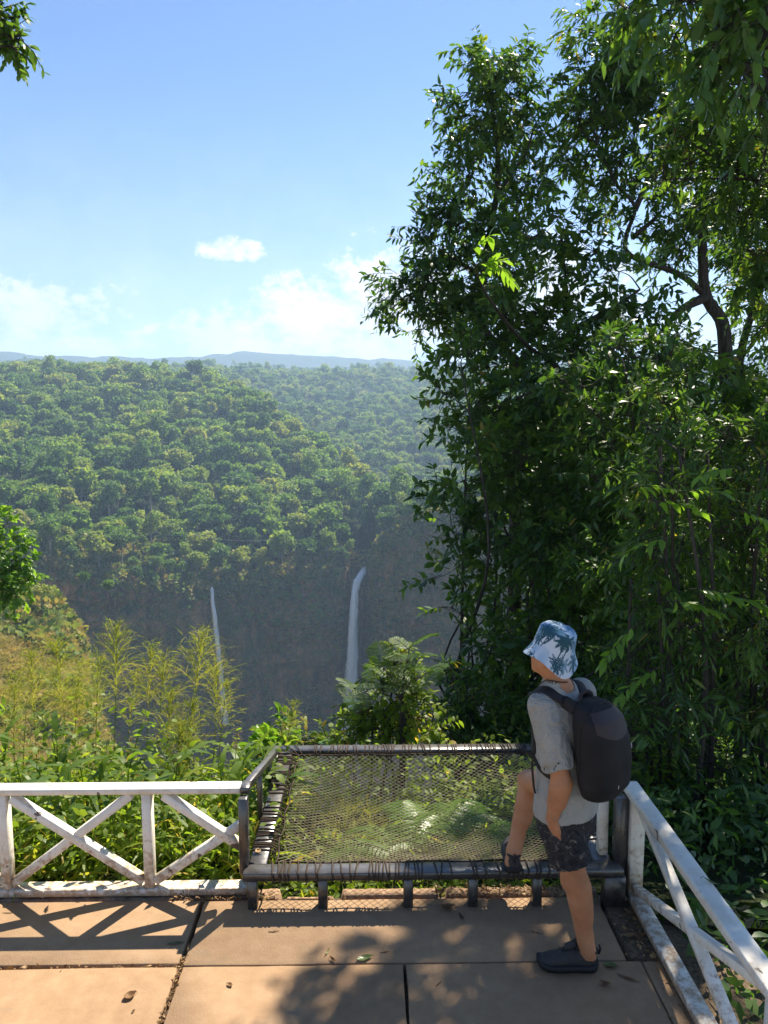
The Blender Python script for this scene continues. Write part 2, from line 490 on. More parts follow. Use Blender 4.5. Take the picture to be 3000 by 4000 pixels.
    M['forest'] = leaf_mat('forest_leaf', [(0.0, (0.018, 0.050, 0.016)), (0.27, (0.065, 0.130, 0.026)), (0.48, (0.135, 0.22, 0.034)), (0.68, (0.20, 0.265, 0.042)), (0.84, (0.235, 0.24, 0.055)), (1.0, (0.24, 0.185, 0.085))], 0.38, 0.6, 0.25, 1.9, 0.6)
    M['cliff_shrub'] = leaf_mat('cliff_shrub', [(0.0, (0.06, 0.12, 0.025)), (0.5, (0.17, 0.22, 0.045)), (1.0, (0.48, 0.29, 0.12))], 0.3, 0.7, 0.2, 1.6, 0.5)
    M['dry_grass'] = leaf_mat('dry_grass', [(0.0, (0.16, 0.19, 0.035)), (0.5, (0.36, 0.29, 0.09)), (1.0, (0.5, 0.36, 0.16))], 0.3, 0.7, 0.2, 1.4, 0.5)
    # terrain
    t = NT('terrain'); g = t.n('ShaderNodeNewGeometry'); p = g.outputs['Position']
    za = t.n('ShaderNodeAttribute'); za.attribute_name = 'zone'
    sz = t.n('ShaderNodeSeparateColor'); t.L(za.outputs['Color'], sz.inputs[0])
    mp = t.n('ShaderNodeMapping'); t.L(p, mp.inputs[0]); mp.inputs['Scale'].default_value = (0.09, 0.09, 0.035)
    n1 = t.noise(1.0, 10, 0.68, mp.outputs[0], 0.6); n2 = t.noise(0.6, 8, 0.7, p)
    near = t.ramp(n2, [(0.3, (0.02, 0.03, 0.012)), (0.7, (0.06, 0.075, 0.025))])
    forest = t.ramp(t.noise(0.12, 8, 0.75, p), [(0.3, (0.018, 0.035, 0.012)), (0.7, (0.05, 0.075, 0.022))])
    cliff = t.ramp(n1, [(0.32, (0.09, 0.07, 0.04)), (0.45, (0.28, 0.19, 0.08)), (0.56, (0.50, 0.285, 0.12)), (0.70, (0.62, 0.36, 0.18))])
    mp2 = t.n('ShaderNodeMapping'); t.L(p, mp2.inputs[0]); mp2.inputs['Scale'].default_value = (0.28, 0.28, 0.02)
    cliff = t.mix(t.ramp(t.noise(1.0, 8, 0.7, mp2.outputs[0], 0.5), [(0.42, 0.6), (0.55, 0.0)]), cliff, (0.045, 0.038, 0.026))
    moss = t.ramp(t.noise(0.05, 9, 0.7, p), [(0.45, 0.0), (0.62, 0.75)])
    cliff = t.mix(moss, cliff, (0.11, 0.16, 0.04))
    dry = t.ramp(t.noise(0.22, 9, 0.72, p), [(0.3, (0.10, 0.13, 0.03)), (0.5, (0.30, 0.23, 0.08)), (0.7, (0.45, 0.30, 0.15))])
    c = t.mix(sz.outputs[2], near, forest); c = t.mix(sz.outputs[0], c, cliff); c = t.mix(sz.outputs[1], c, dry)
    M['terrain'] = t.done(t.bsdf(c, 0.95, 0.1, t.bump(t.math('ADD', n1, n2), 2.5, 1.0)))
    t = NT('river_rock'); p = t.pos((0.4, 0.4, 0.4)); n_ = t.noise(1.0, 6, 0.7, p)
    M['rock'] = t.done(t.bsdf(t.ramp(n_, [(0.3, (0.09, 0.07, 0.055)), (0.7, (0.34, 0.29, 0.24))]), 0.85, 0.3, t.bump(n_, 0.4)))
    # falling water
    t = NT('falling_water'); g = t.n('ShaderNodeNewGeometry'); p = g.outputs['Position']
    mp = t.n('ShaderNodeMapping'); t.L(p, mp.inputs[0]); mp.inputs['Scale'].default_value = (1.5, 1.5, 0.06)
    n_ = t.noise(1.0, 8, 0.7, mp.outputs[0], 0.7)
    c = t.ramp(n_, [(0.3, (0.84, 0.86, 0.88)), (0.5, (0.98, 0.98, 0.98))])
    b = t.bsdf(c, 0.6, 0.3, t.bump(n_, 0.25))
    tl = t.n('ShaderNodeBsdfTranslucent'); tl.inputs['Color'].default_value = (0.9, 0.93, 0.95, 1)
    mt = t.n('ShaderNodeMixShader'); mt.inputs[0].default_value = 0.12; t.L(b, mt.inputs[1]); t.L(tl.outputs[0], mt.inputs[2])
    tp = t.n('ShaderNodeBsdfTransparent')
    dens = t.attr('dens')
    al = t.ramp(t.math('ADD', n_, t.math('SUBTRACT', dens, 0.5)), [(0.38, 0.0), (0.62, 1.0)])
    mx = t.n('ShaderNodeMixShader'); t.L(al, mx.inputs[0]); t.L(tp.outputs[0], mx.inputs[1]); t.L(mt.outputs[0], mx.inputs[2])
    M['water'] = t.done(mx.outputs[0])
    # person
    t = NT('skin'); p = t.pos(); n_ = t.noise(35, 5, 0.6, p); n2 = t.noise(7, 4, 0.6, p)
    c = t.ramp(n2, [(0.25, (0.36, 0.15, 0.07)), (0.5, (0.46, 0.205, 0.10)), (0.75, (0.54, 0.27, 0.15))])
    b = t.bsdf(c, 0.58, 0.28, t.bump(n_, 0.003))
    bn = b.node; bn.inputs['Subsurface Weight'].default_value = 0.12; bn.inputs['Subsurface Radius'].default_value = (0.012, 0.005, 0.003); bn.inputs['Subsurface Scale'].default_value = 1.0
    M['skin'] = t.done(b)
    t = NT('shirt'); p = t.pos(); w = t.noise(9, 5, 0.55, p, 1.2); f_ = t.noise(420, 2, 0.5, p)
    c = t.ramp(t.math('ADD', t.math('MULTIPLY', w, 0.5), t.math('MULTIPLY', f_, 0.5)), [(0.35, (0.30, 0.285, 0.25)), (0.65, (0.38, 0.365, 0.325))])
    M['shirt'] = t.done(t.bsdf(c, 0.9, 0.15, t.bump(t.math('ADD', t.math('MULTIPLY', w, 1.0), t.math('MULTIPLY', f_, 0.02)), 0.04)))
    t = NT('shorts'); p = t.pos(); a = t.noise(15, 6, 0.72, p, 2.4); b2 = t.noise(12, 3, 0.5, p)
    c = t.ramp(a, [(0.38, (0.012, 0.012, 0.014)), (0.5, (0.035, 0.032, 0.033)), (0.585, (0.03, 0.028, 0.028)), (0.60, (0.17, 0.145, 0.115)), (0.68, (0.09, 0.075, 0.065))])
    M['shorts'] = t.done(t.bsdf(c, 0.85, 0.2, t.bump(b2, 0.015)))
    t = NT('pack_fabric'); p = t.pos(); f_ = t.noise(500, 2, 0.5, p); w = t.noise(8, 4, 0.5, p)
    M['pack'] = t.done(t.bsdf(t.ramp(w, [(0.3, (0.011, 0.011, 0.012)), (0.7, (0.020, 0.019, 0.02))]), 0.75, 0.25, t.bump(t.math('ADD', w, t.math('MULTIPLY', f_, 0.05)), 0.008)))
    t = NT('pack_panel'); p = t.pos(); f_ = t.noise(500, 2, 0.5, p)
    M['pack_panel'] = t.done(t.bsdf(t.ramp(f_, [(0.3, (0.034, 0.025, 0.026)), (0.7, (0.05, 0.037, 0.037))]), 0.6, 0.3, t.bump(f_, 0.001)))
    t = NT('strap_web'); M['strap'] = t.done(t.bsdf((0.022, 0.019, 0.019), 0.7, 0.3))
    t = NT('zip_pull'); M['pull'] = t.done(t.bsdf((0.45, 0.45, 0.45), 0.4, 0.5))
    t = NT('hat_print'); c = t.attr('print', 'Color'); p = t.pos(); f_ = t.noise(350, 2, 0.5, p)
    M['hat'] = t.done(t.bsdf(c, 0.9, 0.15, t.bump(t.math('ADD', f_, t.noise(14, 3, 0.5, p)), 0.003)))
    t = NT('shoe_knit'); p = t.pos(); v = t.n('ShaderNodeTexVoronoi'); v.inputs['Scale'].default_value = 190; t.L(p, v.inputs['Vector'])
    M['shoe'] = t.done(t.bsdf(t.ramp(v.outputs['Distance'], [(0.0, (0.012, 0.012, 0.012)), (0.6, (0.06, 0.056, 0.053))]), 0.8, 0.3, t.bump(v.outputs['Distance'], 0.002)))
    t = NT('shoe_sole'); M['sole'] = t.done(t.bsdf((0.018, 0.017, 0.017), 0.6, 0.35))
    t = NT('hair'); M['hair'] = t.done(t.bsdf((0.05, 0.032, 0.02), 0.6, 0.3))
    t = NT('eye'); M['eye'] = t.done(t.bsdf((0.6, 0.58, 0.55), 0.2, 0.5))
    # air
    m_ = bpy.data.materials.new('haze'); m_.use_nodes = True; nt = m_.node_tree; nt.nodes.clear()
    o_ = nt.nodes.new('ShaderNodeOutputMaterial'); v_ = nt.nodes.new('ShaderNodeVolumePrincipled')
    v_.inputs['Color'].default_value = (0.52, 0.72, 1.0, 1); v_.inputs['Density'].default_value = HAZE
    v_.inputs['Anisotropy'].default_value = 0.25
    nt.links.new(v_.outputs[0], o_.inputs['Volume'])
    M['haze'] = m_
    return M
HAZE = 0.00021
M = build_materials()

# ================================================================== LARGE STRUCTURE
I_ = np.interp
PXS = np.concatenate([np.linspace(-3500, -700, 18), np.linspace(-640, 2300, 230), np.linspace(2380, 6500, 26)])
def cz(Y, z):
    """control row given by depth and height, along each column's bearing"""
    Y = np.broadcast_to(np.asarray(Y, float), PXS.shape); z = np.broadcast_to(np.asarray(z, float), PXS.shape)
    p = at(PXS, np.full_like(PXS, 1700.0), Y); p[:, 2] = z
    return p
def cpy(Y, py): return at(PXS, np.broadcast_to(py, PXS.shape), np.broadcast_to(np.asarray(Y, float), PXS.shape))

RIM_PX = [-600, 0, 250, 350, 600, 820, 1100, 1330, 1365, 1400, 1440, 1490, 1600, 1700, 1900, 2300]
RIM_PY = [2150, 2150, 2205, 2250, 2262, 2290, 2245, 2215, 2222, 2224, 2205, 2120, 2030, 2000, 1960, 1900]
RIM_Y = [430, 432, 438, 445, 468, 490, 502, 510, 518, 522, 516, 494, 470, 462, 445, 420]
CR_PX = [-600, 0, 600, 850, 1000, 1200, 1400, 1560, 1700, 2000]
CR_PY = [1480, 1472, 1462, 1470, 1556, 1690, 1840, 1950, 1950, 1900]
CR_Y = [930, 930, 920, 900, 830, 740, 640, 570, 530, 500]

def build_terrain():
    rgt = I_(PXS, [1900, 2700], [0, 1])
    Yr = I_(PXS, RIM_PX, RIM_Y)
    rows = []            # (points, rows to next, zone rgb)
    near, cl, fo = (0, 0, 0), (1, 0, 0), (0, 0, 1)
    spur = I_(PXS, [380, 520], [1, 0])
    def zone(c, g=None):
        z = np.zeros((len(PXS), 3)); z[:] = c
        if g is not None: z[:, 1] = g
        return z
    rows.append((cz(4.16, -0.16), 5, zone(near)))
    rows.append((cz(6.0, -0.6-0.1*rgt), 4, zone(near)))
    rows.append((cz(9.0, -2.7+1.2*rgt), 5, zone(near)))
    rows.append((cz(16.0, -10.5+7.0*rgt), 6, zone(near)))
    rows.append((cz(40.0, -38+26*rgt), 8, zone(near)))
    b5 = cpy(120, I_(PXS, [300, 480, 700], [2990, 3400, 4200])); b5[:, 2] = np.maximum(b5[:, 2], -112 + 40*rgt)
    rows.append((b5, 26, zone(near, spur)))
    s6 = cpy(235, I_(PXS, [-900, 0, 100, 206, 282, 325, 347, 430, 480, 600], [2100, 2330, 2360, 2406, 2471, 2558, 2800, 2950, 3200, 3600]))
    s6[:, 2] = np.maximum(s6[:, 2], -190)
    rows.append((s6, 6, zone(near, spur)))
    s7 = s6.copy(); f_ = cz(285, -215); s7[:, 0] = f_[:, 0]; s7[:, 1] = 285; s7[:, 2] = np.maximum(s6[:, 2]-55, -218)
    rows.append((s7, 5, zone(near, spur)))
    rows.append((cz(345, -226), 4, zone(near)))
    rows.append((cz(Yr-30, -232), 3, zone(cl)))
    rows.append((cz(Yr-13, -229), 44, zone(cl)))
    rim = cpy(Yr, I_(PXS, RIM_PX, RIM_PY))
    rows.append((rim, 44, zone(cl)))
    Yc = I_(PXS, CR_PX, CR_Y)
    cr = cpy(Yc, I_(PXS, CR_PX, CR_PY)); cr[:, 2] -= 19
    rows.append((cr, 6, zone(fo)))
    dip = I_(PXS, [500, 900, 1200, 1560, 1900], [3, 15, 36, 44, 36])
    d5 = cz(Yc+I_(PXS, [500, 1100], [75, 170]), cr[:, 2]-dip)
    rows.append((d5, 44, zone(fo)))
    e6 = cpy(1750.0, I_(PXS, [-600, 0, 500, 900, 1400, 1800], [1452, 1450, 1455, 1448, 1446, 1444])); e6[:, 2] -= 17
    rows.append((e6, 8, zone(fo)))
    rows.append((cz(2100, e6[:, 2]-10), 12, zone(fo)))
    r8 = cpy(2900.0, I_(PXS, [-600, 0, 120, 250, 400, 600, 1000, 1500, 1900], [1395, 1404, 1400, 1414, 1432, 1440, 1438, 1440, 1430]))
    rows.append((r8, 6, zone(fo)))
    rows.append((cz(3400, r8[:, 2]-70), 14, zone(fo)))
    r10 = cpy(4200.0, I_(PXS, [-600, -100, 60, 170, 300, 520, 700, 860, 930, 1010, 1120, 1260, 1500, 1720, 2300],
                         [1385, 1372, 1378, 1390, 1391, 1397, 1396, 1383, 1375, 1374, 1386, 1394, 1402, 1415, 1400]))
    rows.append((r10, 5, zone(fo)))
    rows.append((cz(5200, r10[:, 2]-180), 1, zone(fo)))
    P, Zn, key = [], [], []
    for i in range(len(rows)-1):
        a, n, za = rows[i]; b, _, zb = rows[i+1]
        for k in range(n):
            f = k/n
            q = a*(1-f)+b*f
            zz = za*(1-f)+zb*f
            if i in (10,): zz = za*(1-f**6)+zb*f**6          # the cliff colour reaches the rim
            if i in (11,): zz = za*max(0, 1-f*9)+zb*min(1, f*9)
            P.append(q); Zn.append(zz); key.append(i+f)
    P.append(rows[-1][0]); Zn.append(rows[-1][2]); key.append(len(rows)-1)
    P = np.array(P); Zn = np.array(Zn); key = np.array(key)
    R, C = P.shape[:2]
    # relief
    k2 = key[:, None]
    fall_free = np.clip(np.minimum(np.abs(PXS-1385), np.abs(PXS-850))/70.0, 0.12, 1)[None]
    cliffw = ((k2 >= 9.5) & (k2 < 11.0))*np.clip((11.0-k2)*6, 0, 1)*fall_free
    sx = P[..., 0]; sy = P[..., 1]; sz = P[..., 2]
    rib = fbm(np.stack([sx*0.035, sz*0.018], -1), 5, 3)*2
    ledge = fbm(np.stack([sx*0.02, sz*0.09], -1), 4, 9)*2
    P[..., 1] += cliffw*(-1.0*(rib*20 + ledge*9))
    spw = ((k2 >= 5) & (k2 < 7))*spur[None]*np.clip((k2-5)*4, 0, 1)
    P[..., 2] += spw*(fbm(np.stack([sx*0.035, sy*0.02], -1), 5, 21)*26)
    slo = ((k2 >= 11.15) & (k2 < 15))
    P[..., 2] += slo*np.clip((k2-11.15)*6, 0, 1)*np.clip((15-k2)*3, 0, 1)*(fbm(np.stack([sx*0.011, sy*0.0075], -1), 4, 31)*58)*(1-0.75*np.exp(-((k2-12)/0.16)**2))*(1-0.75*np.clip((k2-13.6)*1.5, 0, 1))
    far = (k2 >= 15.2)
    P[..., 2] += far*fbm(np.stack([sx*0.012, sy*0.006], -1), 6, 41)*I_(sy, [2000, 2900, 4200], [10, 22, 26])
    nearw = (k2 > 0.3) & (k2 < 4)
    P[..., 2] += nearw*fbm(np.stack([sx*0.6, sy*0.6], -1), 4, 51)*0.35
    # dry patches on the right-hand cliff
    dryw = cliffw*np.clip((PXS[None]-1450)/80, 0, 1)*np.clip(fbm(np.stack([sx*0.03, sz*0.03], -1), 4, 77)*3.0+0.35, 0, 0.75)
    Zn[..., 1] = np.maximum(Zn[..., 1], dryw)
    idx = np.arange(R*C).reshape(R, C)
    q = np.stack([idx[:-1, :-1], idx[:-1, 1:], idx[1:, 1:], idx[1:, :-1]], -1).reshape(-1)
    col = np.ones((R*C, 4)); col[:, :3] = Zn.reshape(-1, 3)
    me = make_mesh('terrain', P.reshape(-1, 3), q, np.full((R-1)*(C-1), 4), M['terrain'], True, {'zone': ('POINT', 'FLOAT_COLOR', col)})
    obj('terrain', me, kind='structure')
    return P, key
TP, TKEY = build_terrain()

hz = MB()
X0, X1, Y0, Y1, Z0, Z1 = -12500, 13500, -60, 5900, -240, 425
hz.add([(X0, Y0, Z0), (X1, Y0, Z0), (X1, Y1, Z0), (X0, Y1, Z0), (X0, Y0, Z1), (X1, Y0, Z1), (X1, Y1, Z1), (X0, Y1, Z1)],
       [(0, 3, 2, 1), (4, 5, 6, 7), (0, 1, 5, 4), (1, 2, 6, 5), (2, 3, 7, 6), (3, 0, 4, 7)])
hz.build('haze', M['haze'], kind='stuff')

# ------------------------------------------------------------------ far trees
def crown_points(rng, kind):
    """centres and radii of the leaf clumps that make one crown (metres, trunk base at 0)"""
    if kind == 'round':   n, rx, rz, zc = 15, 4.6, 3.8, 10.5
    elif kind == 'tall':  n, rx, rz, zc = 15, 3.1, 6.4, 12.0
    elif kind == 'flat':  n, rx, rz, zc = 13, 6.4, 2.0, 13.2
    elif kind == 'column': n, rx, rz, zc = 16, 2.3, 6.0, 7.5
    elif kind == 'sparse': n, rx, rz, zc = 11, 4.8, 4.2, 12.5
    elif kind == 'tier': n, rx, rz, zc = 16, 5.2, 4.6, 10.5
    elif kind == 'cone':  n, rx, rz, zc = 14, 2.4, 7.0, 11.5
    else:                 n, rx, rz, zc = 17, 4.2, 5.2, 9.5
    out = []
    for i in range(n):
        d = nrm(rng.normal(size=3)); d[2] = abs(d[2])*0.9-0.25 if rng.random() < 0.75 else d[2]
        u = rng.uniform(0.45, 1.0)
        c = np.array([d[0]*rx*u, d[1]*rx*u, zc + d[2]*rz*u])
        if kind == 'tier': c[2] = zc + round((c[2]-zc)/3.1)*3.1
        if kind == 'cone': s = max(0.25, 1-(c[2]-4.5)/15); c[:2] *= s*1.5
        out.append((c, rng.uniform(*{'cone': (1.0, 1.8), 'column': (1.2, 2.2), 'sparse': (0.9, 1.7), 'tier': (1.2, 2.6)}.get(kind, (1.1, 2.7)))))
    return out

def far_crown_mesh(kind, seed, leaf=1.0, n_per=62):
    rng = np.random.default_rng(seed)
    B, D, U, T = [], [], [], []
    for c, r in crown_points(rng, kind):
        m_ = int(n_per*(0.55 if kind == 'sparse' else 1)*(r/1.9)**2)
        d = nrm(rng.normal(size=(m_, 3))); d[:, 2] = np.where(rng.random(m_) < 0.7, np.abs(d[:, 2]), d[:, 2])
        rr = r*rng.uniform(0.7, 1.12, m_)[:, None]
        B.append(c + d*rr*np.array([1, 1, 0.5 if kind == 'tier' else 0.85])); tw = nrm(rng.normal(size=(m_, 3)))
        D.append(nrm(d*0.4 + tw*0.9 + [0, 0, -0.25])); U.append(nrm(d + 0.7*rng.normal(size=(m_, 3))))
        T.append(np.clip(rng.normal(0.5, 0.2, m_) + rng.uniform(-0.15, 0.15), 0, 1))
    B, D, U, T = map(np.concatenate, (B, D, U, T))
    L = leaf*rng.uniform(0.7, 1.5, len(B))
    V, lo, szs = leaves_np(B, D, U, L, L*0.75, 0.25)
    return make_mesh('crown', V, lo, szs, M['forest'], False, {'tone': ('FACE', 'FLOAT', np.repeat(T, 3))})

def far_trunk_mesh(kind, seed):
    rng = np.random.default_rng(seed+99)
    m_ = MB()
    h = {'round': 10, 'tall': 15, 'flat': 13, 'cone': 16, 'lumpy': 11, 'column': 12, 'sparse': 14, 'tier': 13}[kind]
    bend = rng.uniform(-0.8, 0.8, 2)
    pts = spline([(0, 0, -2), (bend[0]*0.4, bend[1]*0.4, h*0.4), (bend[0], bend[1], h)], 7)
    m_.add(*tube(pts, np.linspace(0.42, 0.12, 7), 6))
    for i in range(4):
        a = rng.uniform(0, 2*PI); t = rng.integers(3, 6)
        e = pts[t] + [math.cos(a)*2.6, math.sin(a)*2.6, 2.2]
        m_.add(*tube(spline([pts[t], (pts[t]+e)/2 + [0, 0, -0.3], e], 4), np.linspace(0.2, 0.06, 4), 5))
    return m_.mesh('trunk', M['pale_bark'])

FAR_KINDS = ['round', 'lumpy', 'tall', 'flat', 'round', 'lumpy', 'cone', 'lumpy', 'column', 'sparse', 'tier', 'column', 'tall', 'tier']
FAR = [(k, far_crown_mesh(k, 10+i, [1.0, 1.25, 0.8, 1.1, 0.85, 1.05, 0.8][i % 7]), far_trunk_mesh(k, 10+i)) for i, k in enumerate(FAR_KINDS)]
KIND_WORDS = {'round': 'round-crowned', 'lumpy': 'bushy lumpy', 'tall': 'tall narrow', 'flat': 'flat-topped spreading', 'cone': 'pointed', 'column': 'vine-draped columnar', 'sparse': 'thin-leaved open', 'tier': 'layered'}

def scatter_on(r0, r1, n, seed, px0=-450, px1=1950):
    """random points on the terrain rows between keys r0..r1, even per square metre (plan and height)"""
    rng = np.random.default_rng(seed)
    ri = np.where((TKEY >= r0) & (TKEY <= r1))[0]; ci = np.where((PXS >= px0) & (PXS <= px1))[0]
    A = TP[ri[:-1]][:, ci[:-1]]; Bq = TP[ri[:-1]][:, ci[1:]]; Cq = TP[ri[1:]][:, ci[:-1]]; Dq = TP[ri[1:]][:, ci[1:]]
    ar = np.linalg.norm(np.cross(Bq-A, Cq-A), axis=-1).ravel()
    k = rng.choice(len(ar), n, p=ar/ar.sum())
    u = rng.random((n, 1)); v = rng.random((n, 1))
    A, Bq, Cq, Dq = (x.reshape(-1, 3)[k] for x in (A, Bq, Cq, Dq))
    return (A*(1-u)+Bq*u)*(1-v) + (Cq*(1-u)+Dq*u)*v, rng

def thin(P, rad):
    """keep big ones first, drop those that crowd a kept one"""
    seen = {}; keep = []
    for i in np.argsort(-rad):
        p = P[i]; g = (int(p[0]//16), int(p[1]//16)); ok = True
        for a in (-1, 0, 1):
            for b in (-1, 0, 1):
                for q in seen.get((g[0]+a, g[1]+b), ()):
                    if (p[0]-q[0])**2+(p[1]-q[1])**2 < (rad[i]+q[2])**2: ok = False; break
        if ok: seen.setdefault(g, []).append((p[0], p[1], rad[i])); keep.append(i)
    return np.array(keep)

def instance_stuff(name, pts, idx, rot, scl, protos, label=None):
    """one object: points carrying the given real objects' meshes (geometry nodes)"""
    me = bpy.data.meshes.new(name); me.from_pydata([tuple(p) for p in pts], [], [])
    for k, typ, arr in (('idx', 'INT', idx), ('rot', 'FLOAT', rot), ('scl', 'FLOAT', scl)):
        a = me.attributes.new(k, typ, 'POINT'); a.data.foreach_set('value', np.ascontiguousarray(arr, np.int32 if typ == 'INT' else np.float32))
    o = obj(name, me, kind='stuff', label=label)
    g = bpy.data.node_groups.new(name, 'GeometryNodeTree')
    g.interface.new_socket('Geometry', in_out='INPUT', socket_type='NodeSocketGeometry')
    g.interface.new_socket('Geometry', in_out='OUTPUT', socket_type='NodeSocketGeometry')
    N, L = g.nodes.new, g.links.new
    gi, go, jn = N('NodeGroupInput'), N('NodeGroupOutput'), N('GeometryNodeJoinGeometry')
    def attr(nm, dt):
        a = N('GeometryNodeInputNamedAttribute'); a.data_type = dt; a.inputs['Name'].default_value = nm
        return [s for s in a.outputs if s.enabled and s.name == 'Attribute'][0]
    ia, ra, sa = attr('idx', 'INT'), attr('rot', 'FLOAT'), attr('scl', 'FLOAT')
    cx = N('ShaderNodeCombineXYZ'); L(ra, cx.inputs[2])
    for k, po in enumerate(protos):
        oi = N('GeometryNodeObjectInfo'); oi.transform_space = 'ORIGINAL'; oi.inputs['Object'].default_value = po
        oi.inputs['As Instance'].default_value = True
        cmp_ = N('FunctionNodeCompare'); cmp_.data_type = 'INT'; cmp_.operation = 'EQUAL'
        ins = [s for s in cmp_.inputs if s.enabled]; L(ia, ins[0]); ins[1].default_value = k
        ip = N('GeometryNodeInstanceOnPoints')
        L(gi.outputs[0], ip.inputs['Points']); L(cmp_.outputs[0], ip.inputs['Selection'])
        L(oi.outputs['Geometry'], ip.inputs['Instance']); L(cx.outputs[0], ip.inputs['Rotation']); L(sa, ip.inputs['Scale'])
        L(ip.outputs[0], jn.inputs[0])
    L(jn.outputs[0], go.inputs[0])
    md = o.modifiers.new('scatter', 'NODES'); md.node_group = g
    return o

def place_word(px, py, Y):
    rim = float(I_(px, RIM_PX, RIM_PY)) - py
    hi = 'on the rim' if rim < 70 else ('a little up the slope' if rim < 170 else 'higher up the slope')
    if px < 330: side = 'above the dry spur'
    elif px < 700: side = 'left of the slender waterfall'
    elif px < 980: side = 'above the slender waterfall'
    elif px < 1270: side = 'between the waterfalls'
    elif px < 1480: side = 'above the wide waterfall'
    else: side = 'right of the wide waterfall'
    return hi + ' ' + side

def build_forest():
    P1, rng = scatter_on(11.0, 12.9, 14500, 5, -1500, 2900)
    P2, _ = scatter_on(12.0, 14.9, 24000, 6, -1500, 2900)
    P3, _ = scatter_on(15.0, 15.9, 1800, 7, -1500, 2900)
    P4, r4 = scatter_on(10.25, 11.0, 1500, 8, 150, 800)
    q4 = 1500+FPX*((P4-[0, 0, H])@_rt)/((P4-[0, 0, H])@_fw); h4 = 2000-FPX*((P4-[0, 0, H])@_up)/((P4-[0, 0, H])@_fw)
    P4 = P4[(h4 < I_(q4, [200, 450, 640, 800], [2700, 2560, 2400, 2290])+r4.normal(0, 35, len(P4))) & (np.abs(q4-835) > 40)]-[0, 0, 4]
    P5, r5 = scatter_on(10.75, 11.0, 500, 9, 900, 1340); P5 = P5[r5.random(len(P5)) < 0.3]-[0, 0, 5]
    P = np.concatenate([P1, P2, P3, P4, P5])
    size = np.clip(np.exp(rng.normal(-0.05, 0.36, len(P))), 0.42, 2.0)
    size *= np.where(P[:, 1] < 530, 0.8, 1.0); size[-len(P4)-len(P5):] *= 0.6
    kp = thin(P, size*3.6); P = P[kp]; size = size[kp]
    # bearing test: only what this side of the world can show
    d = P - np.array([0, 0, H]); zc = d@_fw
    px = 1500 + FPX*(d@_rt)/zc; py = 2000 - FPX*(d@_up)/zc
    order = np.argsort(P[:, 1]); P = P[order]; size = size[order]; px = px[order]; py = py[order]
    ok = ~((px > 1372) & (px < 1490) & (py > 2085)); P, size, px, py = P[ok], size[ok], px[ok], py[ok]
    n = len(P)
    kind = rng.choice(len(FAR), n, p=[.07, .09, .08, .06, .07, .08, .03, .09, .11, .06, .08, .09, .04, .05])
    scl = size*1.12
    rot = rng.uniform(0, 2*PI, n)
    inview = (px > -60) & (px < 1750)
    first = np.where(inview)[0][:300]
    protos = {}
    for i in first:
        kd, cm, tm = FAR[kind[i]]
        sw = 'small' if scl[i] < 0.85 else ('medium-sized' if scl[i] < 1.12 else 'large')
        pw = place_word(px[i], py[i], P[i, 1])
        e = empty('forest_tree', tuple(P[i]), '%s %s forest tree %s' % (sw, KIND_WORDS[kd], pw), 'tree', '%s %s forest trees %s' % (sw, KIND_WORDS[kd], pw))
        e.rotation_euler = (0, 0, rot[i]); e.scale = (scl[i],)*3
        c = bpy.data.objects.new('crown', cm); COL.objects.link(c); c.parent = e
        t_ = bpy.data.objects.new('trunk', tm); COL.objects.link(t_); t_.parent = e
        protos.setdefault(int(kind[i]), (c, t_))
    rest = np.setdiff1d(np.arange(n), first)
    ks = sorted(protos); remap = {k: j for j, k in enumerate(ks)}
    kk = np.array([remap.get(int(k), 0) for k in kind[rest]])
    instance_stuff('forest', P[rest], kk, rot[rest], scl[rest], [protos[k][0] for k in ks], 'dense far forest covering the plateau slope')
    return n
build_forest()

def tuft_mesh(name, seed, n, rad, leaf, mat, up=0.3, blade=False):
    rng = np.random.default_rng(seed)
    if blade:
        B = rng.normal(size=(n, 3))*[rad*0.5, rad*0.5, 0.02]; D = nrm(rng.normal(size=(n, 3))*[0.6, 0.6, 0.2] + [0, 0, 1.0])
        V, lo, szs = blade_np(B, D, np.tile([0.3, 1, 0.1], (n, 1)), leaf*rng.uniform(0.6, 1.4, n), leaf*0.10, 0.35, 3); rep = 3
    else:
        d = nrm(rng.normal(size=(n, 3))); d[:, 2] = np.abs(d[:, 2])*0.9-0.1
        B = d*rad*rng.uniform(0.4, 1.0, (n, 1)); D = nrm(d+rng.normal(size=(n, 3))); L = leaf*rng.uniform(0.6, 1.5, n)
        V, lo, szs = leaves_np(B, D, nrm(d+0.8*rng.normal(size=(n, 3))), L, L*0.7, 0.25); rep = 3
    T = np.clip(rng.normal(0.5, 0.22, n), 0, 1)
    return make_mesh(name, V, lo, szs, mat, False, {'tone': ('FACE', 'FLOAT', np.repeat(T, rep))})

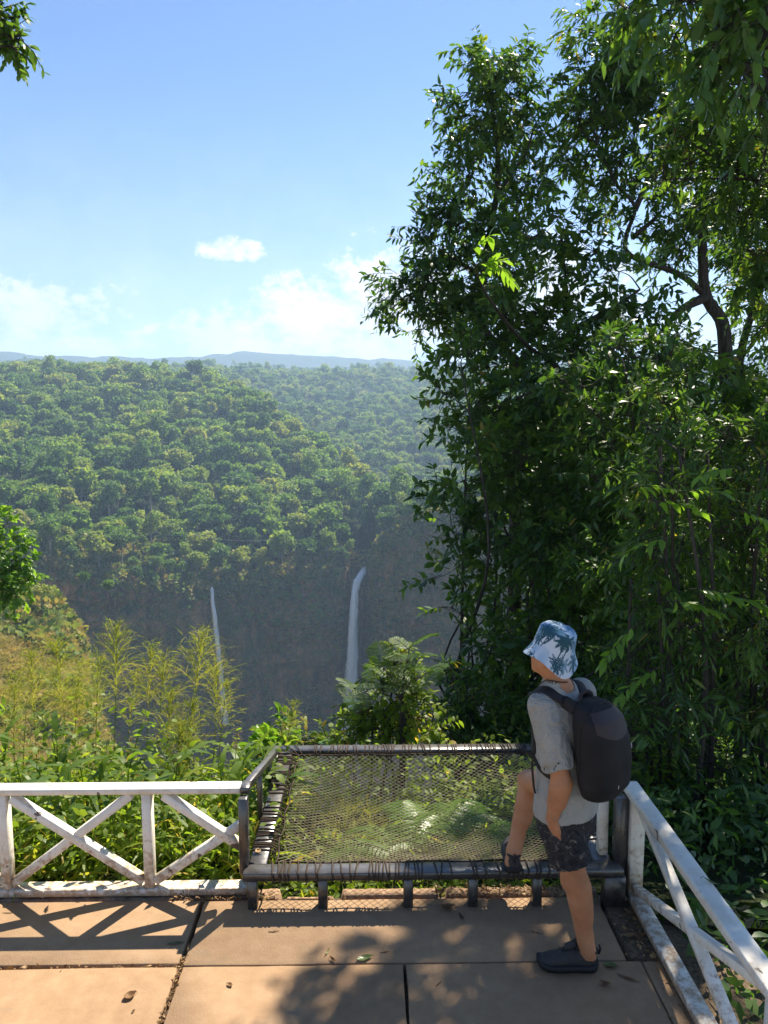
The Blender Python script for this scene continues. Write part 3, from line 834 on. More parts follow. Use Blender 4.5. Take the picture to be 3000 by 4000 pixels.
def build_cliff_growth():
    # hanging shrubs on the gorge wall
    P, rng = scatter_on(9.9, 10.98, 8200, 15, -900, 2600)
    w = fbm(P[:, [0, 2]]*0.035, 4, 63)
    P = P[w > -0.03]
    Pr, _ = scatter_on(10.93, 11.12, 2200, 19, -900, 2600)
    P = np.concatenate([P, Pr])
    d = P-np.array([0, 0, H]); px = 1500+FPX*(d@_rt)/(d@_fw)
    pyy = 2000-FPX*(d@_up)/(d@_fw)
    P = P[(np.abs(px-1390) > 36+20*(pyy < 2260)) & (np.abs(px-852) > 20)]
    n = len(P); nr = int((np.abs(px) > -1).sum()*0 + len(Pr)*0.9)
    prot = []
    for i, (lab, px_, py_) in enumerate([('dark green shrub clinging to the gorge wall just left of the slender waterfall', 770, 2480),
                                    ('dark green shrub clinging to the gorge wall midway between the waterfalls', 1130, 2440),
                                    ('green shrub hanging on the reddish cliff right of the wide waterfall', 1600, 2330)]):
        e = tuft_mesh('shrub', 300+i, 46, 1.9, 1.15, M['cliff_shrub'])
        j = np.argmin((px_-(1500+FPX*((P-[0, 0, H])@_rt)/((P-[0, 0, H])@_fw)))**2 + (py_-(2000-FPX*((P-[0, 0, H])@_up)/((P-[0, 0, H])@_fw)))**2)
        o = obj('cliff_shrub', e, label=lab, cat='shrub'); o.location = tuple(P[j] + [0, -0.6, 0]); prot.append(o)
    instance_stuff('cliff_vegetation', P+[0, -0.4, -0.3], rng.integers(0, 3, n), rng.uniform(0, 6.28, n), np.where(np.arange(n) >= n-nr, rng.uniform(0.9, 2.2, n), rng.uniform(0.35, 1.15, n)), prot, 'hanging shrubs over the gorge wall')
    # dry grass on the left spur, the ledge by the fall's lip and the reddish cliff
    Pa, _ = scatter_on(4.5, 6.4, 15000, 16, -1000, 470)
    Pb, _ = scatter_on(10.2, 10.98, 2200, 17, 1470, 2600)
    lip = at(rng.uniform(1305, 1425, 90), rng.uniform(2150, 2215, 90), rng.uniform(515, 528, 90))
    Pc, r6 = scatter_on(9.95, 10.95, 4200, 22, 250, 1480); Pc = Pc[fbm(Pc[:, [0, 2]]*0.045, 4, 97) > 0.02]; qc = 1500+FPX*((Pc-[0, 0, H])@_rt)/((Pc-[0, 0, H])@_fw); Pc = Pc[(np.abs(qc-1388) > 36) & (np.abs(qc-852) > 20)]
    G = np.concatenate([Pa, Pb, lip, Pc]); n = len(G)
    scl = np.concatenate([rng.uniform(0.5, 1.2, len(Pa)), rng.uniform(0.8, 1.8, len(Pb)), rng.uniform(0.9, 1.5, 90), rng.uniform(0.6, 1.5, len(Pc))])
    pr = []
    for i in range(2):
        o = obj('grass_tuft', tuft_mesh('grass_tuft', 320+i, 34, 0.9, 2.1, M['dry_grass'], blade=True), label=['yellow dry grass tuft on top of the spur at the far left', 'yellow dry grass tuft low on the spur behind the plume grasses'][i], cat='grass')
        o.location = tuple(at([120, 300][i], [2420, 2700][i], [226, 170][i])); pr.append(o)
    instance_stuff('dry_grass', G, rng.integers(0, 2, n), rng.uniform(0, 6.28, n), scl, pr, 'dry yellow grass on the spur and cliff')
    # green bushes dotted over the spur
    Q, _ = scatter_on(5.1, 6.5, 2200, 18, -1000, 460)
    wq = fbm(Q[:, :2]*0.03, 4, 8); Q = Q[wq > -0.01]
    n = len(Q)
    instance_stuff('spur_shrubs', Q+[0, 0, 0.3], rng.integers(0, 3, n), rng.uniform(0, 6.28, n), rng.uniform(0.35, 1.6, n), prot, 'low green shrubs dotted over the dry spur')
    # the few trees that stand out on the spur
    for (px_, py_, Y_, s, kd, lab) in [(170, 2420, 215, 0.62, 3, 'small open-branched tree standing on the dry spur at the far left'),
                                  (420, 2330, 300, 0.5, 1, 'rounded bush at the right foot of the dry spur'),
                                  (60, 2400, 200, 0.42, 5, 'small dark bush on the dry spur, leftmost of its trees'),
                                  (330, 2300, 330, 0.55, 0, 'olive round tree between the dry spur and the gorge wall')]:
        kd_, cm, tm = FAR[kd]
        p = at(px_, py_, Y_)
        e = empty('spur_tree', tuple(p), lab, 'tree'); e.scale = (s,)*3; e.rotation_euler = (0, 0, px_)
        for nm, me in (('crown', cm), ('trunk', tm)):
            c = bpy.data.objects.new(nm, me); COL.objects.link(c); c.parent = e
    # boulders of the stream above the wide fall
    mb = MB(); r2 = np.random.default_rng(4)
    for i in range(46):
        t = i/45
        c = at(1432+50*t+r2.normal(0, 9), 2196-95*t, 527+40*t); c[2] += r2.uniform(-0.5, 0.5)
        bm = bmesh.new(); bmesh.ops.create_icosphere(bm, subdivisions=1, radius=r2.uniform(0.7, 1.9))
        v = np.array([x.co[:] for x in bm.verts])*r2.uniform(0.7, 1.2, 3)*(1+r2.normal(0, 0.12, (len(bm.verts), 1))) + c
        mb.add(v, [[q.index for q in f.verts] for f in bm.faces]); bm.free()
    mb.build('river_rocks', M['rock'], kind='stuff', label='pale boulders in the stream bed above the wide waterfall')
build_cliff_growth()

def waterfall(name, path, label, seed, full=1.18):
    """path rows: (px, py, Y, half width px); three veils one behind the other, uneven edges"""
    rng = np.random.default_rng(seed)
    path = np.array(path, float); S, W = 70, 15
    t = np.linspace(0, 1, S); k = np.linspace(0, 1, len(path))
    px, py, Y, hw = (I_(t, k, path[:, i]) for i in range(4))
    mb_v, mb_l, dens = [], [], []
    for lay in range(3):
        wv = 1.0 + 0.28*lay
        u = np.linspace(-1, 1, W)
        jit = fbm(np.stack([np.full(S, lay*7.7), t*9], -1), 4, seed+lay)*0.7
        X = px[:, None] + (u[None]*wv + jit[:, None])*hw[:, None]*(1+0.0*u[None])
        Yy = Y[:, None] - 2.2 + lay*1.3 - 1.3*(1-u[None]**2) + fbm(np.stack(np.broadcast_arrays(u[None]*3, t[:, None]*22), -1), 3, seed+lay)*1.6
        Pp = at(X, np.broadcast_to(py[:, None], X.shape), Yy)
        base = len(mb_v)*S*W
        idx = base + np.arange(S*W).reshape(S, W)
        mb_l.append(np.stack([idx[:-1, :-1], idx[:-1, 1:], idx[1:, 1:], idx[1:, :-1]], -1).reshape(-1))
        mb_v.append(Pp.reshape(-1, 3))
        dd = full - np.abs(u[None])**2.0*0.75 - 0.12*lay - 0.15*t[:, None] - 0.5*np.clip(1-t[:, None]/0.06, 0, 1)
        dens.append(np.broadcast_to(dd, X.shape).ravel())
    lo = np.concatenate(mb_l)
    me = make_mesh(name, np.concatenate(mb_v), lo, np.full(len(lo)//4, 4), M['water'], True, {'dens': ('POINT', 'FLOAT', np.concatenate(dens))})
    return obj(name, me, label=label, cat='waterfall')

def cable(p0, p1, sag, label):
    pts = [np.asarray(p0)*(1-t)+np.asarray(p1)*t - np.array([0, 0, sag*4*t*(1-t)]) for t in np.linspace(0, 1, 24)]
    mb = MB(); mb.add(*tube(pts, 0.04, 4)); mb.build('cable', M['pull'], label=label, cat='cable')
cable(at(250, 1905, 560), at(640, 1810, 640), 3, 'thin pale cable strung across the forest left of centre')
cable(at(760, 2090, 480), at(1070, 2108, 495), 2, 'thin pale cable crossing the trees above the gorge wall between the waterfalls')
waterfall('waterfall', [(1428, 2214, 521, 10), (1416, 2238, 514, 13), (1396, 2268, 508, 14), (1387, 2310, 505, 12), (1383, 2380, 503, 14), (1380, 2460, 501, 16), (1376, 2560, 499, 20),
                        (1372, 2680, 497, 23), (1368, 2800, 495, 28), (1364, 2920, 493, 38)], 'tall wide white waterfall, the right one of the two in the gorge', 3)
waterfall('waterfall', [(826, 2290, 489.5, 7), (829, 2330, 486, 8), (838, 2410, 483, 10), (848, 2500, 482, 11), (858, 2590, 480, 12), (868, 2690, 478, 14), (880, 2830, 476, 18)],
          'slender pale waterfall, the left one of the two in the gorge', 8, 0.95)

# ------------------------------------------------------------------ viewing deck
def slab_mesh(x0, x1, y0, y1, seed, th=0.06):
    """one concrete slab with a slightly uneven rim, top at z = 0"""
    rng = np.random.default_rng(seed)
    n = 9
    per = []
    for a, b in (((x0, y0), (x1, y0)), ((x1, y0), (x1, y1)), ((x1, y1), (x0, y1)), ((x0, y1), (x0, y0))):
        for k in range(n):
            t = k/n; j = rng.normal(0, 0.0016, 2) if k else np.zeros(2)
            per.append((a[0]+(b[0]-a[0])*t+j[0], a[1]+(b[1]-a[1])*t+j[1]))
    per = np.array(per); c = per.mean(0); m_ = len(per)
    ins = per - np.sign(per-c)*0.004
    V = np.concatenate([np.c_[per, np.full(m_, -th)], np.c_[per, np.full(m_, -0.004)], np.c_[ins, np.zeros(m_)]])
    F = [(r*m_+i, r*m_+(i+1) % m_, (r+1)*m_+(i+1) % m_, (r+1)*m_+i) for r in range(2) for i in range(m_)]
    F.append(tuple(range(2*m_, 3*m_)))
    return V, F

def build_deck():
    deck = empty('deck', (0, 2.5, 0), kind='structure')
    rects = [(-3.5, -0.943, 3.500, 3.998), (-3.5, -0.945, 2.10, 3.474), (-0.920, 1.262, 3.484, 3.990),
             (-0.918, 0.157, 2.10, 3.475), (0.171, 1.330, 2.10, 3.475), (1.338, 1.425, 2.10, 3.474),
             (-3.5, -0.945, 0.5, 2.085), (-0.918, 0.157, 0.5, 2.086), (0.171, 1.425, 0.5, 2.086),
             (-3.5, -0.945, -1.2, 0.485), (-0.918, 1.425, -1.2, 0.486)]
    for i, r in enumerate(rects):
        mb = MB(); mb.add(*slab_mesh(*r, seed=i)); o = mb.build('slab', M['slab'], deck)
        o.rotation_euler = (0, 0, 0)
    mb = MB()     # bedding under the slabs
    mb.add(*beam((-3.6, 1.36, -0.155), (1.56, 1.36, -0.155), 5.50, 0.18, 0.01)); mb.build('bedding', M['soil'], deck)
    # earth strip before the slabs and on the right, modelled lumpy
    def strip(x0, x1, y0, y1, z, seed, amp, name, mat, par):
        nx = max(4, int((x1-x0)/0.02)); ny = max(4, int((y1-y0)/0.02))
        xs, ys = np.linspace(x0, x1, nx), np.linspace(y0, y1, ny); X, Y = np.meshgrid(xs, ys)
        Zz = z + fbm(np.stack([X*22, Y*22], -1), 4, seed)*amp
        edge = np.minimum(np.minimum(X-x0, x1-X), np.minimum(Y-y0, y1-Y)); Zz = np.where(edge < 1e-6, z-0.12, Zz)
        idx = np.arange(nx*ny).reshape(ny, nx)
        q = np.stack([idx[:-1, :-1], idx[:-1, 1:], idx[1:, 1:], idx[1:, :-1]], -1).reshape(-1)
        return obj(name, make_mesh(name, np.stack([X, Y, Zz], -1).reshape(-1, 3), q, np.full((nx-1)*(ny-1), 4), mat, True), par)
    strip(1.268, 1.555, 3.485, 4.00, -0.014, 3, 0.03, 'earth_strip', M['soil'], deck)
    strip(-3.5, -0.50, 4.00, 4.14, -0.012, 5, 0.03, 'earth_strip', M['kerb'], deck)
    strip(-0.18, 0.40, 3.998, 4.115, 0.0, 6, 0.012, 'kerb', M['kerb'], deck)
    strip(0.41, 1.30, 4.000, 4.11, 0.002, 7, 0.014, 'kerb', M['kerb'], deck)
    strip(-0.49, -0.19, 3.996, 4.05, -0.01, 8, 0.02, 'kerb', M['kerb'], deck)
    # leaf litter and grit lying in the open joints
    rng = np.random.default_rng(11)
    Bs = []
    for _ in range(420): Bs.append((rng.normal(-0.931, 0.006), rng.uniform(2.6, 3.64), rng.uniform(-0.02, 0.0)))
    for _ in range(260): Bs.append((rng.uniform(-2.6, -0.94), rng.normal(3.487, 0.006), rng.uniform(-0.018, -0.004)))
    for _ in range(240): Bs.append((rng.uniform(-1.1, -0.55), rng.uniform(4.0, 4.03), rng.uniform(-0.012, 0.012)))
    for _ in range(330): Bs.append((rng.uniform(0.35, 1.25), rng.uniform(4.0, 4.09), rng.uniform(0.002, 0.016)))
    for _ in range(170): x = rng.uniform(0, 1); Bs.append((1.40+rng.normal(0, 0.025), rng.uniform(2.4, 3.95), rng.uniform(-0.004, 0.008)))
    for _ in range(45): Bs.append((rng.uniform(1.28, 1.42), rng.uniform(3.49, 3.9), rng.uniform(-0.008, 0.004)))
    Bs = np.array(Bs); n = len(Bs)
    D = rng.normal(size=(n, 3))*[1, 1, 0.25]; L = rng.uniform(0.008, 0.034, n)
    V, lo, szs = leaves_np(Bs, D, rng.normal(size=(n, 3))*0.5+[0, 0, 1], L, L*rng.uniform(0.25, 0.6, n), rng.uniform(-0.4, 0.4, n))
    obj('litter', make_mesh('litter', V, lo, szs, M['dead'], False, {'tone': ('FACE', 'FLOAT', np.repeat(rng.random(n), 3))}), deck, kind='stuff')
build_deck()

def build_banks():
    # the ground beside and below the deck
    rng = np.random.default_rng(3)
    for (x0, x1, sg) in ((1.56, 14.0, 1), (-14.0, -3.62, -1)):
        nx, ny = 50, 36
        xs = x0+(x1-x0)*np.linspace(0, 1, nx)**(1.6 if sg > 0 else 0.7); ys = np.linspace(-4, 5.0, ny); X, Y = np.meshgrid(xs, ys)
        e = np.abs(X-(1.56 if sg > 0 else -3.62))
        Z = -0.30-0.22*np.minimum(e, 4)-0.12*np.clip(e-4, 0, 9)+fbm(np.stack([X*1.5, Y*1.5], -1), 4, 6)*0.3-0.5*np.clip(Y-4.2, 0, 1)
        idx = np.arange(nx*ny).reshape(ny, nx)
        q = np.stack([idx[:-1, :-1], idx[:-1, 1:], idx[1:, 1:], idx[1:, :-1]], -1).reshape(-1)
        obj('ground', make_mesh('ground', np.stack([X, Y, Z], -1).reshape(-1, 3), q, np.full((nx-1)*(ny-1), 4), M['soil'], True), kind='structure')
build_banks()

# ------------------------------------------------------------------ left white fence
def build_left_fence():
    f = empty('wooden_fence', (-2.0, 4.08, 0), 'white peeling fence with crossed braces on the left edge of the deck', 'fence')
    W, Rr = M['white'], M['white_rusty']
    yc = 4.08
    add_beam('top_rail', (-3.9, yc, 0.617), (-0.722, yc, 0.617), 0.088, 0.034, W, f)
    add_beam('bottom_rail', (-3.9, yc, 0.022), (-0.70, yc, 0.022), 0.088, 0.042, Rr, f)
    for x in (-3.63, -2.035, -1.242):
        add_beam('post', (x, yc-0.004, 0.0435), (x, yc-0.004, 0.5995), 0.050, 0.070, W, f, up=(0, 1, 0))
    add_beam('post', (-2.84, yc-0.004, 0.0435), (-2.84, yc-0.004, 0.5995), 0.050, 0.070, W, f, up=(0, 1, 0))
    def brace(x0, z0, x1, z1, dy, dep): add_beam('brace', (x0, yc-0.008+dy, z0), (x1, yc-0.008+dy, z1), dep, 0.046, W, f, up=(0, 0, 1))
    for xa, xb in ((-2.008, -1.270), (-2.812, -2.063), (-3.602, -2.868)):
        brace(xa+0.02, 0.575, xb-0.005, 0.075, 0.0, 0.056)
        brace(xa+0.005, 0.07, xb-0.06, 0.585, 0.003, 0.049)
    brace(-1.15, 0.585, -0.722, 0.275, 0.0, 0.056)
    brace(-1.21, 0.075, -0.722, 0.405, 0.003, 0.049)
    for x in (-1.83, -1.02): add_beam('joint_cover', (x, yc-0.0465, 0.001), (x, yc-0.0465, 0.045), 0.007, 0.008, Rr, f, up=(0, 1, 0), ch=0.001)
build_left_fence()

# ------------------------------------------------------------------ right white railing
def build_right_rail():
    f = empty('wooden_railing', (1.46, 3.2, 0), 'white railing with chipped paint running along the right side of the deck', 'fence')
    W, Rr = M['white'], M['white_rusty']
    xc = 1.462
    add_beam('top_rail', (xc-0.003, 4.09, 0.607), (xc-0.003, 0.4, 0.607), 0.086, 0.046, W, f)
    add_beam('bottom_rail', (xc+0.004, 4.00, 0.026), (xc+0.004, 0.4, 0.026), 0.082, 0.046, Rr, f)
    for y in (3.985, 2.50, 1.05):
        add_beam('post', (xc+0.006, y, 0.0495), (xc+0.006, y, 0.5835), 0.076, 0.072, W, f, up=(0, 1, 0))
    def brace(y0, z0, y1, z1, dx, dep): add_beam('brace', (xc-0.004+dx, y0, z0), (xc-0.004+dx, y1, z1), dep, 0.042, W, f)
    brace(3.86, 0.572, 2.545, 0.125, 0.0, 0.050)
    brace(3.945, 0.080, 2.585, 0.572, 0.003, 0.044)
    brace(2.44, 0.57, 1.12, 0.07, 0.0, 0.050); brace(2.46, 0.08, 1.13, 0.57, 0.003, 0.044)
    p = empty('fence_post', (1.315, 4.07, 0.21), 'short white post standing on the net frame beside the tall black post', 'post')
    add_beam('shaft', (1.312, 4.075, 0.2115), (1.306, 4.075, 0.585), 0.05, 0.062, W, p, up=(0, 1, 0))
    add_beam('cap', (1.306, 4.075, 0.5855), (1.306, 4.075, 0.60), 0.062, 0.074, W, p, up=(0, 1, 0))
build_right_rail()

# ------------------------------------------------------------------ net platform
NX0, NX1, NY0, NY1, NZ = -0.675, 1.345, 3.905, 5.565, 0.186     # outer size and mid height of the frame
def build_net_platform():
    t = empty('net_platform', ((NX0+NX1)/2, (NY0+NY1)/2, 0), 'black framed viewing platform with a laced rope net beside the standing man', 'net platform')
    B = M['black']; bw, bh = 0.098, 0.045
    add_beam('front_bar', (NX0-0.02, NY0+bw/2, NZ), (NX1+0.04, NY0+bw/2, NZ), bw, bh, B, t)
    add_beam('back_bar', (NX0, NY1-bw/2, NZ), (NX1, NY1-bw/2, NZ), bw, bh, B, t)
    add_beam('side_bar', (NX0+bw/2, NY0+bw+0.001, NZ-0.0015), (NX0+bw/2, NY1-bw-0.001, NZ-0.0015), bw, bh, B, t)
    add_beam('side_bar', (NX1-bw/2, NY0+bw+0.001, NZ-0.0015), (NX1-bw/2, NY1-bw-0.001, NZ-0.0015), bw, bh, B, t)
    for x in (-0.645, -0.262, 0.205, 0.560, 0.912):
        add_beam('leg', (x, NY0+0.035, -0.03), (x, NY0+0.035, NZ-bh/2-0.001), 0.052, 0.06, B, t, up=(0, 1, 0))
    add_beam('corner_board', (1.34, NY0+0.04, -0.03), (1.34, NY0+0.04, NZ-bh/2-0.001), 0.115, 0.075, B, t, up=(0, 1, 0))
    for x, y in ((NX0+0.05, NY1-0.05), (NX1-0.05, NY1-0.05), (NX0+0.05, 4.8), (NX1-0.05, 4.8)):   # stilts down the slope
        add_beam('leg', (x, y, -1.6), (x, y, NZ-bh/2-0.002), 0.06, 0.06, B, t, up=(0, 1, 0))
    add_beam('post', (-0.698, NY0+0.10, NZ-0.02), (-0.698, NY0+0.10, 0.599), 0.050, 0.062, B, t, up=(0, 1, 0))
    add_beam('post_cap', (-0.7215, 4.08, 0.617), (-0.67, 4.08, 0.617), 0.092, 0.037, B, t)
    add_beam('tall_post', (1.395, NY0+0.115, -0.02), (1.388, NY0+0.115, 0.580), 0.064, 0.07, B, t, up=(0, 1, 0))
    add_beam('sloping_rail', (-0.696, 4.125, 0.607), (-0.690, 5.50, 0.215), 0.045, 0.040, B, t)
    for y in (4.56, 5.06):
        zt = 0.607-(y-4.125)*(0.392/1.375)
        add_beam('baluster', (-0.690, y, NZ-0.02), (-0.692, y, zt-0.02), 0.032, 0.036, B, t, up=(0, 1, 0))
    # net: two families of cords, sagging a little, joined into one part
    ix0, ix1, iy0, iy1 = NX0+bw+0.045, NX1-bw-0.045, NY0+bw+0.035, NY1-bw-0.04
    cx, cy = (ix0+ix1)/2, (iy0+iy1)/2
    def sag(x, y):
        u = np.clip((x-ix0)/(ix1-ix0), 0, 1); v = np.clip((y-iy0)/(iy1-iy0), 0, 1)
        return NZ + 0.004 - 0.15*(4*u*(1-u))**0.8*(4*v*(1-v))**0.8
    mb = MB(); sp = 0.027
    rng = np.random.default_rng(2)
    for fam, sl in ((0, 0.80), (1, -0.80)):         # slope of the cords (diamond a little wider than high)
        stepx = sp*math.sqrt(1+sl*sl)/abs(sl)
        span = (iy1-iy0)/abs(sl)
        x = ix0-span if sl > 0 else ix0
        xe = ix1 if sl > 0 else ix1+span
        while x < xe:
            # line through (x, iy0): y = iy0 + sl*(X-x) for sl>0 ; for sl<0 start at the top side of the strip
            ts = np.linspace(0, 1, 60); ys = iy0+(iy1-iy0)*ts; xs = x+(ys-iy0)/sl
            ok = (xs >= ix0) & (xs <= ix1)
            if ok.sum() > 4:
                y_a, y_b = ys[ok][0], ys[ok][-1]; n = max(4, int((y_b-y_a)/0.085)+2)
                yy = np.linspace(y_a, y_b, n); xx = x+(yy-iy0)/sl
                wob = 0.0022*np.sin(yy*43+x*91+fam)
                P = np.stack([xx+wob, yy, sag(xx, yy)+(0.0016 if fam else -0.0016)], -1)
                V, F = tube(P, 0.00145, 4, False); mb.add(V, F)
            x += stepx
    mb.build('net', M['net'], t, kind='stuff')
    # border rope round the net
    per = []
    for a, b, n in (((ix0, iy0), (ix1, iy0), 26), ((ix1, iy0), (ix1, iy1), 22), ((ix1, iy1), (ix0, iy1), 26), ((ix0, iy1), (ix0, iy0), 22)):
        for k in range(n):
            q = k/n; w = 0.008*math.sin(q*PI*9)
            x, y = a[0]+(b[0]-a[0])*q, a[1]+(b[1]-a[1])*q
            per.append((x+(w if a[0] == b[0] else 0), y+(w if a[1] == b[1] else 0), NZ+0.006))
    per.append(per[0])
    mb = MB(); mb.add(*tube(per, 0.005, 5, False)); mb.build('border_rope', M['cord'], t, True)
    # lacing: each turn of cord round the frame its own loop; local x = across the bar outwards, y = along the bar
    def loop_mesh(reach, slant, r=0.0045, knot=True):
        hw, hh = bw/2+r*0.6, bh/2+r*0.6
        pts = [(-hw-reach, slant*0.5, 0.010), (-hw-0.004, slant*0.15, hh), (0, 0, hh+0.001), (hw-0.006, -slant*0.1, hh), (hw, -slant*0.15, hh-0.006), (hw, -slant*0.3, -hh+0.006), (hw-0.006, -slant*0.3, -hh),
               (0, -slant*0.1, -hh-0.001), (-hw-0.002, slant*0.3, -hh), (-hw-reach, slant*0.55+0.004, 0.002)]
        V, F = tube(pts, r, 5)
        m_ = MB(); m_.add(V, F); return m_.mesh('lashing', M['cord'], True)
    protos = [loop_mesh(rc, s) for rc in (0.035, 0.042) for s in (-0.035, -0.012, 0.006, 0.022, 0.05)]
    rng = np.random.default_rng(7)
    def lace(p0, p1, rotz, gaps, n):
        ks = np.sort(rng.random(n))
        pos = []; s = 0.0
        while s < 1: pos.append(s); s += rng.choice([0.010, 0.013, 0.02, 0.028, 0.042], p=[.25, .25, .2, .2, .1])*n/ n * (45/n)
        for q in pos:
            if any(a < q < b for a, b in gaps): continue
            o = bpy.data.objects.new('lashing', protos[rng.integers(0, len(protos))])
            COL.objects.link(o); o.parent = t; o.matrix_parent_inverse = wmat(t).inverted()
            o.location = (p0[0]+(p1[0]-p0[0])*q, p0[1]+(p1[1]-p0[1])*q, NZ); o.rotation_euler = (0, 0, rotz)
    lace((-0.42, NY1-bw/2), (1.2, NY1-bw/2), PI/2, [(0.03, 0.055)], 46)            # outwards = +Y
    lace((-0.54, NY0+bw/2), (1.16, NY0+bw/2), -PI/2, [(0.58, 0.64)], 44)
    lace((NX0+bw/2, 4.14), (NX0+bw/2, 5.42), PI, [(0.44, 0.49), (0.78, 0.86)], 34)
    lace((NX1-bw/2, 4.22), (NX1-bw/2, 5.42), 0, [], 34)
    # the corner turns
    for (a, b) in (((NX0+0.02, NY1-0.01), (ix0, iy1)), ((NX0+0.10, NY1-0.01), (ix0+0.03, iy1)), ((NX0+0.0, NY1-0.08), (ix0, iy1-0.02))):
        mb = MB(); mb.add(*tube(spline([(a[0], a[1], NZ+0.03), ((a[0]+b[0])/2, (a[1]+b[1])/2, NZ+0.03), (b[0], b[1], NZ+0.006)], 6), 0.0042, 5))
        mb.build('lashing', M['cord'], t, True)
build_net_platform()

# ================================================================== NEAR VEGETATION
def ground_z(x, y):
    r = I_(x, [1.2, 3.2], [0, 1])
    return float(I_(y, [4.16, 6, 9, 16, 40], [-0.16, -0.6-0.1*r, -2.7+1.2*r, -10.5+7*r, -38+26*r]))

def fit(c, px_r):           # radius in photo pixels -> metres at that depth
    return px_r*float((np.asarray(c)-[0, 0, H])@_fw)/FPX

def twigs_in(rng, c, r, n, bias=0.35, clusters=7):
    """twig starts and directions for one clump of foliage"""
    cc = nrm(rng.normal(size=(clusters, 3)))*(r*rng.uniform(0.25, 0.85, (clusters, 1))) + c
    k = rng.integers(0, clusters, n)
    p = cc[k] + rng.normal(size=(n, 3))*np.asarray(r)*0.27
    d = nrm(nrm(p-c)*0.8 + rng.normal(size=(n, 3))*0.55 + np.array([0, 0, bias]))
    return p, d

def foliage(rng, P, D, tl, nl, L, W, droop=0.3, hang=0.45, tone0=None):
    """alternate leaves along each twig; returns leaf arrays and twig polylines"""
    n = len(P)
    t = np.linspace(0.12, 1.0, nl)[None, :, None]
    tlv = tl*rng.uniform(0.6, 1.3, (n, 1, 1))
    path = P[:, None] + D[:, None]*tlv*t + np.array([0, 0, -1.0])*tlv*0.45*t*t*rng.uniform(0.2, 1.3, (n, 1, 1))
    s = nrm(np.cross(D, rng.normal(size=(n, 3))))[:, None]
    alt = np.where(np.arange(nl) % 2 == 0, 1.0, -1.0)[None, :, None]
    ld = nrm(D[:, None]*0.65 + s*alt*0.75 + rng.normal(size=(n, nl, 3))*0.28 + np.array([0, 0, -hang])*(0.4+0.9*rng.random((n, nl, 1))))
    up = nrm(np.array([0, 0, 1.0]) + rng.normal(size=(n, nl, 3))*0.45)
    Lv = L*rng.uniform(0.65, 1.25, n*nl); Wv = W*Lv/L*rng.uniform(0.8, 1.2, n*nl)
    tone = np.clip((rng.normal(0.42, 0.15, n)[:, None] + rng.normal(0, 0.10, (n, nl)) + (rng.random((n, nl)) < 0.015)*0.6), 0, 1).ravel()
    ends = np.stack([P - D*tlv[:, 0]*0.25, P + D*tlv[:, 0]*0.5 + [0, 0, -0.02], path[:, -1]], 1)
    return path.reshape(-1, 3), ld.reshape(-1, 3), up.reshape(-1, 3), Lv, Wv, tone, ends

LEAF_COUNT = [0]
def crown_mesh(leaf_sets, mat, droop=0.28):
    B, D, U, L, W, T = (np.concatenate([s[i] for s in leaf_sets]) for i in range(6))
    LEAF_COUNT[0] += len(B)
    V, lo, szs = leaves_np(B, D, U, L, W, droop)
    return make_mesh('crown', V, lo, szs, mat, False, {'tone': ('FACE', 'FLOAT', np.repeat(T, 3))})

def twig_ribbons(mb, rng, E, w0=0.006):
    n = len(E)
    if n == 0: return
    s = nrm(rng.normal(size=(n, 3)))
    d = nrm(E[:, 2]-E[:, 0]); a = nrm(np.cross(d, s)); b = np.cross(d, a)
    V = []
    for k, w in enumerate((w0, w0*0.7, w0*0.3)):
        for th in (0, 2.094, 4.189): V.append(E[:, k] + (a*math.cos(th)+b*math.sin(th))*w)
    V = np.stack(V, 1).reshape(-1, 3)
    f = np.array([[k*3+i, k*3+(i+1) % 3, (k+1)*3+(i+1) % 3, (k+1)*3+i] for k in range(2) for i in range(3)]).ravel()
    mb.addnp(V, (np.arange(n)[:, None]*9 + f).ravel(), np.full(n*6, 4))

_leafm = {}
def single_leaf(mat, k):
    key = (mat.name, k)
    if key not in _leafm:
        rng = np.random.default_rng(k+5)
        V, lo, szs = leaves_np(np.zeros((1, 3)), np.array([[1.0, 0, 0]]), np.array([[0, 0, 1.0]]), np.array([1.0]), np.array([0.30+0.05*k]), 0.18+0.12*k)
        _leafm[key] = make_mesh('leaf', V, lo, szs, mat, False, {'tone': ('FACE', 'FLOAT', np.repeat(rng.uniform(0.2, 0.9, 1), 3))})
    return _leafm[key]

